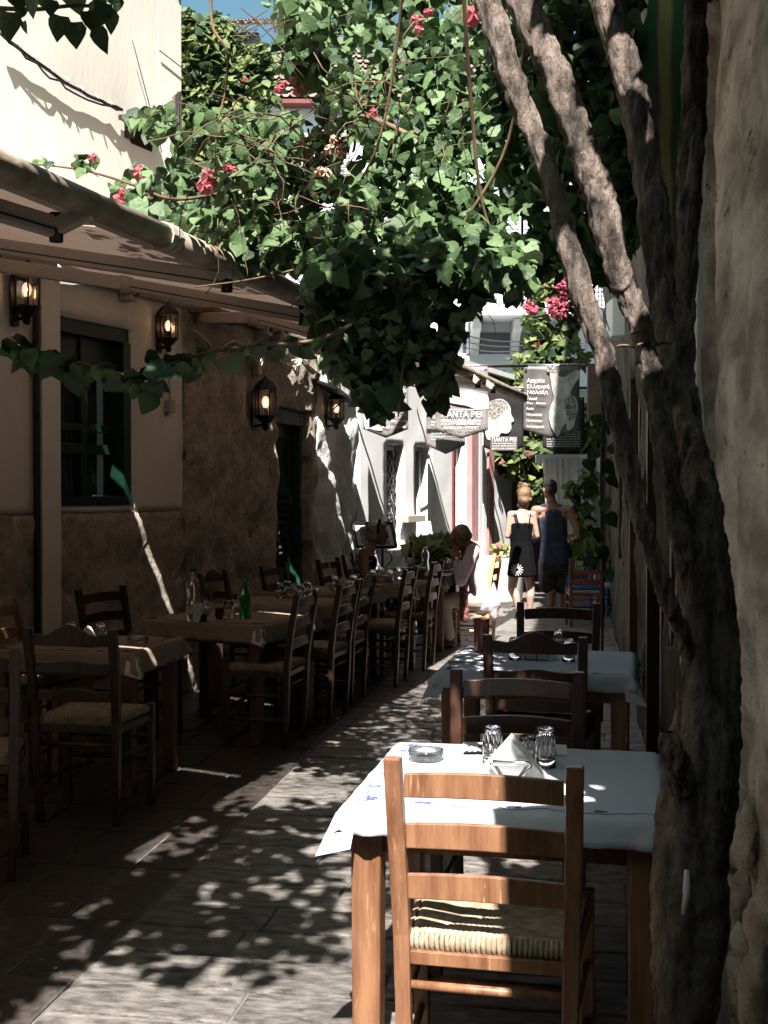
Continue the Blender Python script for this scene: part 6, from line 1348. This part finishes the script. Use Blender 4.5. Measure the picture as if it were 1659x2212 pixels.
# ------------------------------------------------------------------ other plants
def cloud(x, y, rx, ry, Y, rY, n, size, out, lim=None, up=False):
    for _ in range(n):
        q = ball(); X, Z = x + q.x * rx, y + q.y * ry
        if NZ.noise(V((X / 30, Z / 30, Y))) < -.28: continue
        out.append(leaf_matrix(P(X, Z, Y + q.z * rY), size * random.uniform(.6, 1.3), V((random.gauss(0, .5), random.gauss(-.5, .5), random.gauss(.6, .4))), tip=V((random.gauss(0, .8), random.gauss(0, .5), random.gauss(.6 if up else -.6, .5)))))
iv = thing('ivy', 'dense ivy covering the house beyond the cream wall', 'ivy', (-2.4, 17.4, 0)); L_ = []
for (x, y, rx, ry, n) in ((400, 120, 40, 110, 900), (450, 100, 80, 80, 1500), (520, 200, 80, 90, 1600), (420, 350, 70, 220, 2400), (520, 420, 110, 180, 3000), (590, 540, 60, 80, 900), (560, 130, 40, 40, 260), (470, 250, 120, 130, 2200)): cloud(x, y, rx, ry, 17.3, .35, n, .15, L_)
leaf_mass('foliage', L_, M_leafd, iv, (3, 3, 0)); obj('vine_stem', MB().tube([P(440, 640, 17.6), P(460, 400, 17.6), P(430, 150, 17.6)], .05, 6), M_bark, iv, True)
tw = MB()
for k in range(22):
    p = P(random.uniform(420, 640), random.uniform(60, 140), 17.2); tw.tube([p, p + V((random.uniform(-.1, .4), 0, random.uniform(.0, .3))), p + V((random.uniform(.1, .7), 0, random.uniform(-.1, .5)))], .008, 4)
obj('stray_tendrils', tw, M_twig, iv, kind='stuff')
def plant(label, cat, name, clouds, m, kinds=(0, 1, 2), stems=(), pot=None, flowers=(), up=False, fm=M_pink):
    x, y, rx, ry, Y = clouds[0][:5]; o = thing(name, label, cat, P(x, y + ry, Y)); L_ = []
    for c in clouds: cloud(*c, L_, up=up)
    leaf_mass('foliage', L_, m, o, kinds)
    for s in stems: obj('stem', MB().tube([P(*q) for q in s], .012, 6), M_twig, o, True)
    F_ = []
    for (fx_, fy_, fr_, fn, fY) in flowers: cloud(fx_, fy_, fr_, fr_, fY, .10, int(fn * 1.5), .062, F_)
    if F_: leaf_mass('blossom', F_, fm, o, (2,))
    return o
plant('climbing bougainvillea with pink-red blossom on the far balcony', 'climber', 'flowering_climber', [(1190, 700, 60, 70, 19.5, .5, 900, .13), (1200, 620, 60, 50, 19.5, .5, 500, .12), (1210, 770, 60, 40, 19.2, .5, 450, .13), (1150, 780, 50, 20, 19.2, .4, 200, .12), (1225, 660, 40, 60, 19.5, .4, 300, .12)], M_leafd, (0, 1),
      [[(1240, 1000, 19.5), (1230, 850, 19.5), (1200, 700, 19.5)]], flowers=((1203, 663, 26, 130, 19.0), (1222, 620, 24, 110, 19.0), (1145, 662, 12, 50, 19), (1150, 668, 10, 40, 19), (1138, 648, 6, 12, 19), (1160, 740, 4, 6, 19), (1255, 608, 12, 20, 19)))
plant('dark green creeper arching over the gift shop entrance', 'climber', 'green_climber', [(1130, 985, 110, 40, 18.2, .5, 1500, .14), (1180, 1030, 70, 70, 18.2, .5, 1300, .14), (1060, 960, 40, 60, 18.0, .4, 500, .13), (1020, 985, 40, 14, 17.6, .3, 120, .10), (1230, 930, 80, 60, 18.4, .5, 900, .14), (1080, 880, 60, 50, 18.6, .4, 600, .14), (1010, 1010, 30, 8, 17.4, .3, 40, .08), (980, 1050, 40, 10, 17.2, .3, 30, .08), (1130, 830, 60, 40, 18.8, .4, 300, .13)], M_leafd, (0, 1), [[(1180, 1200, 18.6), (1150, 1050, 18.4), (1110, 960, 18.3)]], flowers=((1095, 940, 6, 5, 17.6), (1140, 980, 5, 5, 17.6), (1088, 1000, 5, 5, 17.6)))
plant('bushy shrub of pale variegated leaves behind the couple\'s table', 'shrub', 'variegated_shrub', [(935, 1205, 48, 38, 13.4, .3, 620, .13), (905, 1195, 30, 26, 13.3, .2, 160, .13), (960, 1190, 30, 24, 13.4, .2, 160, .13)], M_leafp, (3, 3, 1), [[(935, 1320, 13.4), (930, 1220, 13.4)]], up=True)
q = P(935, 1240, 13.4); o = thing('planter', 'terracotta pot holding the pale variegated shrub', 'pot', (q.x, q.y, 0)); obj('pot', MB().lathe([(0, 0), (.17, 0), (.22, .55), (.25, .56), (.25, .62), (.21, .62), (.2, .58), (0, .57)], (q.x, q.y, 0), 20), M_terra, o, True); obj('soil', MB().lathe([(.2, .585), (0, .59)], (q.x, q.y, 0), 16), M_dark, o)
q = P(1082, 1210, 16.6); o = thing('flower_trough', 'large white rounded planter with red geraniums behind the old man', 'planter', (q.x, q.y, 0))
obj('pot', MB().lathe([(0, 0), (.22, 0), (.30, .1), (.33, .60), (.36, .68), (.30, .68), (.28, .6), (0, .6)], (q.x, q.y, 0), 24), M_white, o, True)
plant('low yellow-green plants with one red geranium in the white planter', 'flowers', 'geranium_plant', [(1082, 1186, 22, 7, 16.6, .2, 240, .07)], M_leafp, (0, 1), flowers=((1077, 1177, 3, 4, 16.4),), up=True, fm=M_bract)
plant('dark leafy climber in front of the white sheet, right of the man', 'climber', 'leafy_climber', [(1258, 1130, 14, 60, 15.7, .15, 110, .13), (1268, 1050, 20, 40, 15.6, .15, 90, .13), (1240, 1055, 16, 16, 15.6, .1, 36, .12), (1272, 1190, 16, 40, 15.6, .2, 80, .13)], M_leafd, (0, 1, 2), [[(1262, 1290, 15.7), (1256, 1160, 15.7), (1240, 1060, 15.7)], [(1270, 1290, 15.7), (1262, 1150, 15.7), (1280, 980, 15.7)], [(1275, 1290, 15.6), (1270, 1150, 15.6), (1258, 1010, 15.6)]])
o = thing('heart_leaf_creeper', 'creeper with large dark heart leaves on a thin stem beside the trunk', 'creeper', P(1300, 1270, 7)); L_ = []
for k, (x, y) in enumerate(((1290, 905), (1310, 920), (1285, 945), (1318, 970), (1288, 985), (1305, 1010), (1270, 1000), (1312, 1040), (1285, 1055), (1305, 1085), (1276, 1100), (1312, 1120), (1290, 1150), (1268, 1155), (1300, 1190), (1285, 1215), (1310, 1240))): L_.append(leaf_matrix(P(x, y - 10, 6.6), .085, V((random.gauss(0, .4), -1, random.gauss(.3, .3))), tip=V((random.gauss(0, .7), 0, -1))))
leaf_parts('leaf', L_, M_leaf, o); obj('stem', MB().tube([P(1300, 1560, 6.6), P(1302, 1250, 6.6), P(1298, 1050, 6.6), P(1303, 900, 6.6), P(1296, 840, 6.6)], .008, 6), M_twig, o, True)
# white frame with translucent sheet
wf = thing('sheeted_stall', 'white stall frame with translucent sheet hanging, behind the standing man', 'stall', P(1230, 1250, 16.2))
obj('top_beam', MB().beam(P(1157, 991, 16.2), P(1292, 991, 16.2), .10, .12), M_white, wf); obj('post', MB().beam(P(1290, 985, 16.1), (P(1290, 985, 16.1).x, 16.1, 0), .07, .07, (1, 0, 0)), M_bluew, wf)
obj('sheet', MB().grid(lambda u, v: P(1172 + 116 * u + 14 * v * (1 - u), 988 + 240 * v, 16.05 + .035 * math.sin(u * 31 + v * 2) + .02 * math.sin(u * 13 - v * 5)), 60, 20), M_sheet, wf, True)
# small table of pots behind the red chair
q = P(1265, 1236, 15.3); o = thing('pot_table', 'small blue-green table with potted plants behind the red chair', 'table', (q.x, q.y, 0))
obj('table_top', MB().box((q.x, q.y, q.z), (.62, .4, .03)), M_green, o)
for sx in (-1, 1):
    for sy in (-1, 1): obj('leg', MB().box((q.x + sx * .26, q.y + sy * .16, q.z / 2 - .01), (.04, .04, q.z - .03)), M_bluep, o)
for k, (dx, mm, l) in enumerate(((-.2, M_bluep, 'blue pot on the small table, seen through the red chair'), (-.02, M_iron, 'black pot in the middle of the small table'), (.2, M_bluep, 'blue pot at the right end of the small table'))):
    c = V((q.x + dx, q.y, q.z + .016)); t = thing('plant_pot', l, 'pot', c); obj('pot', MB().lathe([(0, 0), (.05, 0), (.065, .12), (.055, .12), (.05, .1), (0, .1)], c, 14), mm, t, True)
    L_ = [leaf_matrix(c + V((random.gauss(0, .04), random.gauss(0, .03), .12)), random.uniform(.2, .42), tip=V((random.gauss(0, .45), random.gauss(0, .3), 1))) for _ in range(22)]; leaf_mass('foliage', L_, M_leafd, t, (3,))
c17 = dup(c16, (2.75, 15.0, 0), R(-100), 'blue painted chair partly hidden behind the red painted one')
for ch in c17.children:
    if ch.type == 'MESH' and ch.name.startswith(('rear_post', 'front_leg', 'back_slat', 'seat_rail', 'rung')): ch.data = ch.data.copy(); ch.data.materials[0] = M_bluep
    if ch.name.startswith('lettering'): ch.hide_render = False
for ch in [c for c in c17.children if c.name.startswith(('lettering', 'cushion'))]: bpy.data.objects.remove(ch)
# fallen leaves and bits on the paving
L_ = []
for k in range(34):
    y = random.uniform(3.5, 9); x = random.uniform(-1.2, .35) + .16 * (y - 4); L_.append(leaf_matrix(V((x, y, .012)), random.uniform(.010, .022), V((random.gauss(0, .2), random.gauss(0, .2), 1)), tip=V((random.gauss(0, 1), random.gauss(0, 1), 0))))
fo_ = thing('fallen_leaves', 'scattered small dry leaves on the paving', 'leaves', (0, 5, 0)); leaf_parts('dry_leaf', L_, M_leafp, fo_)
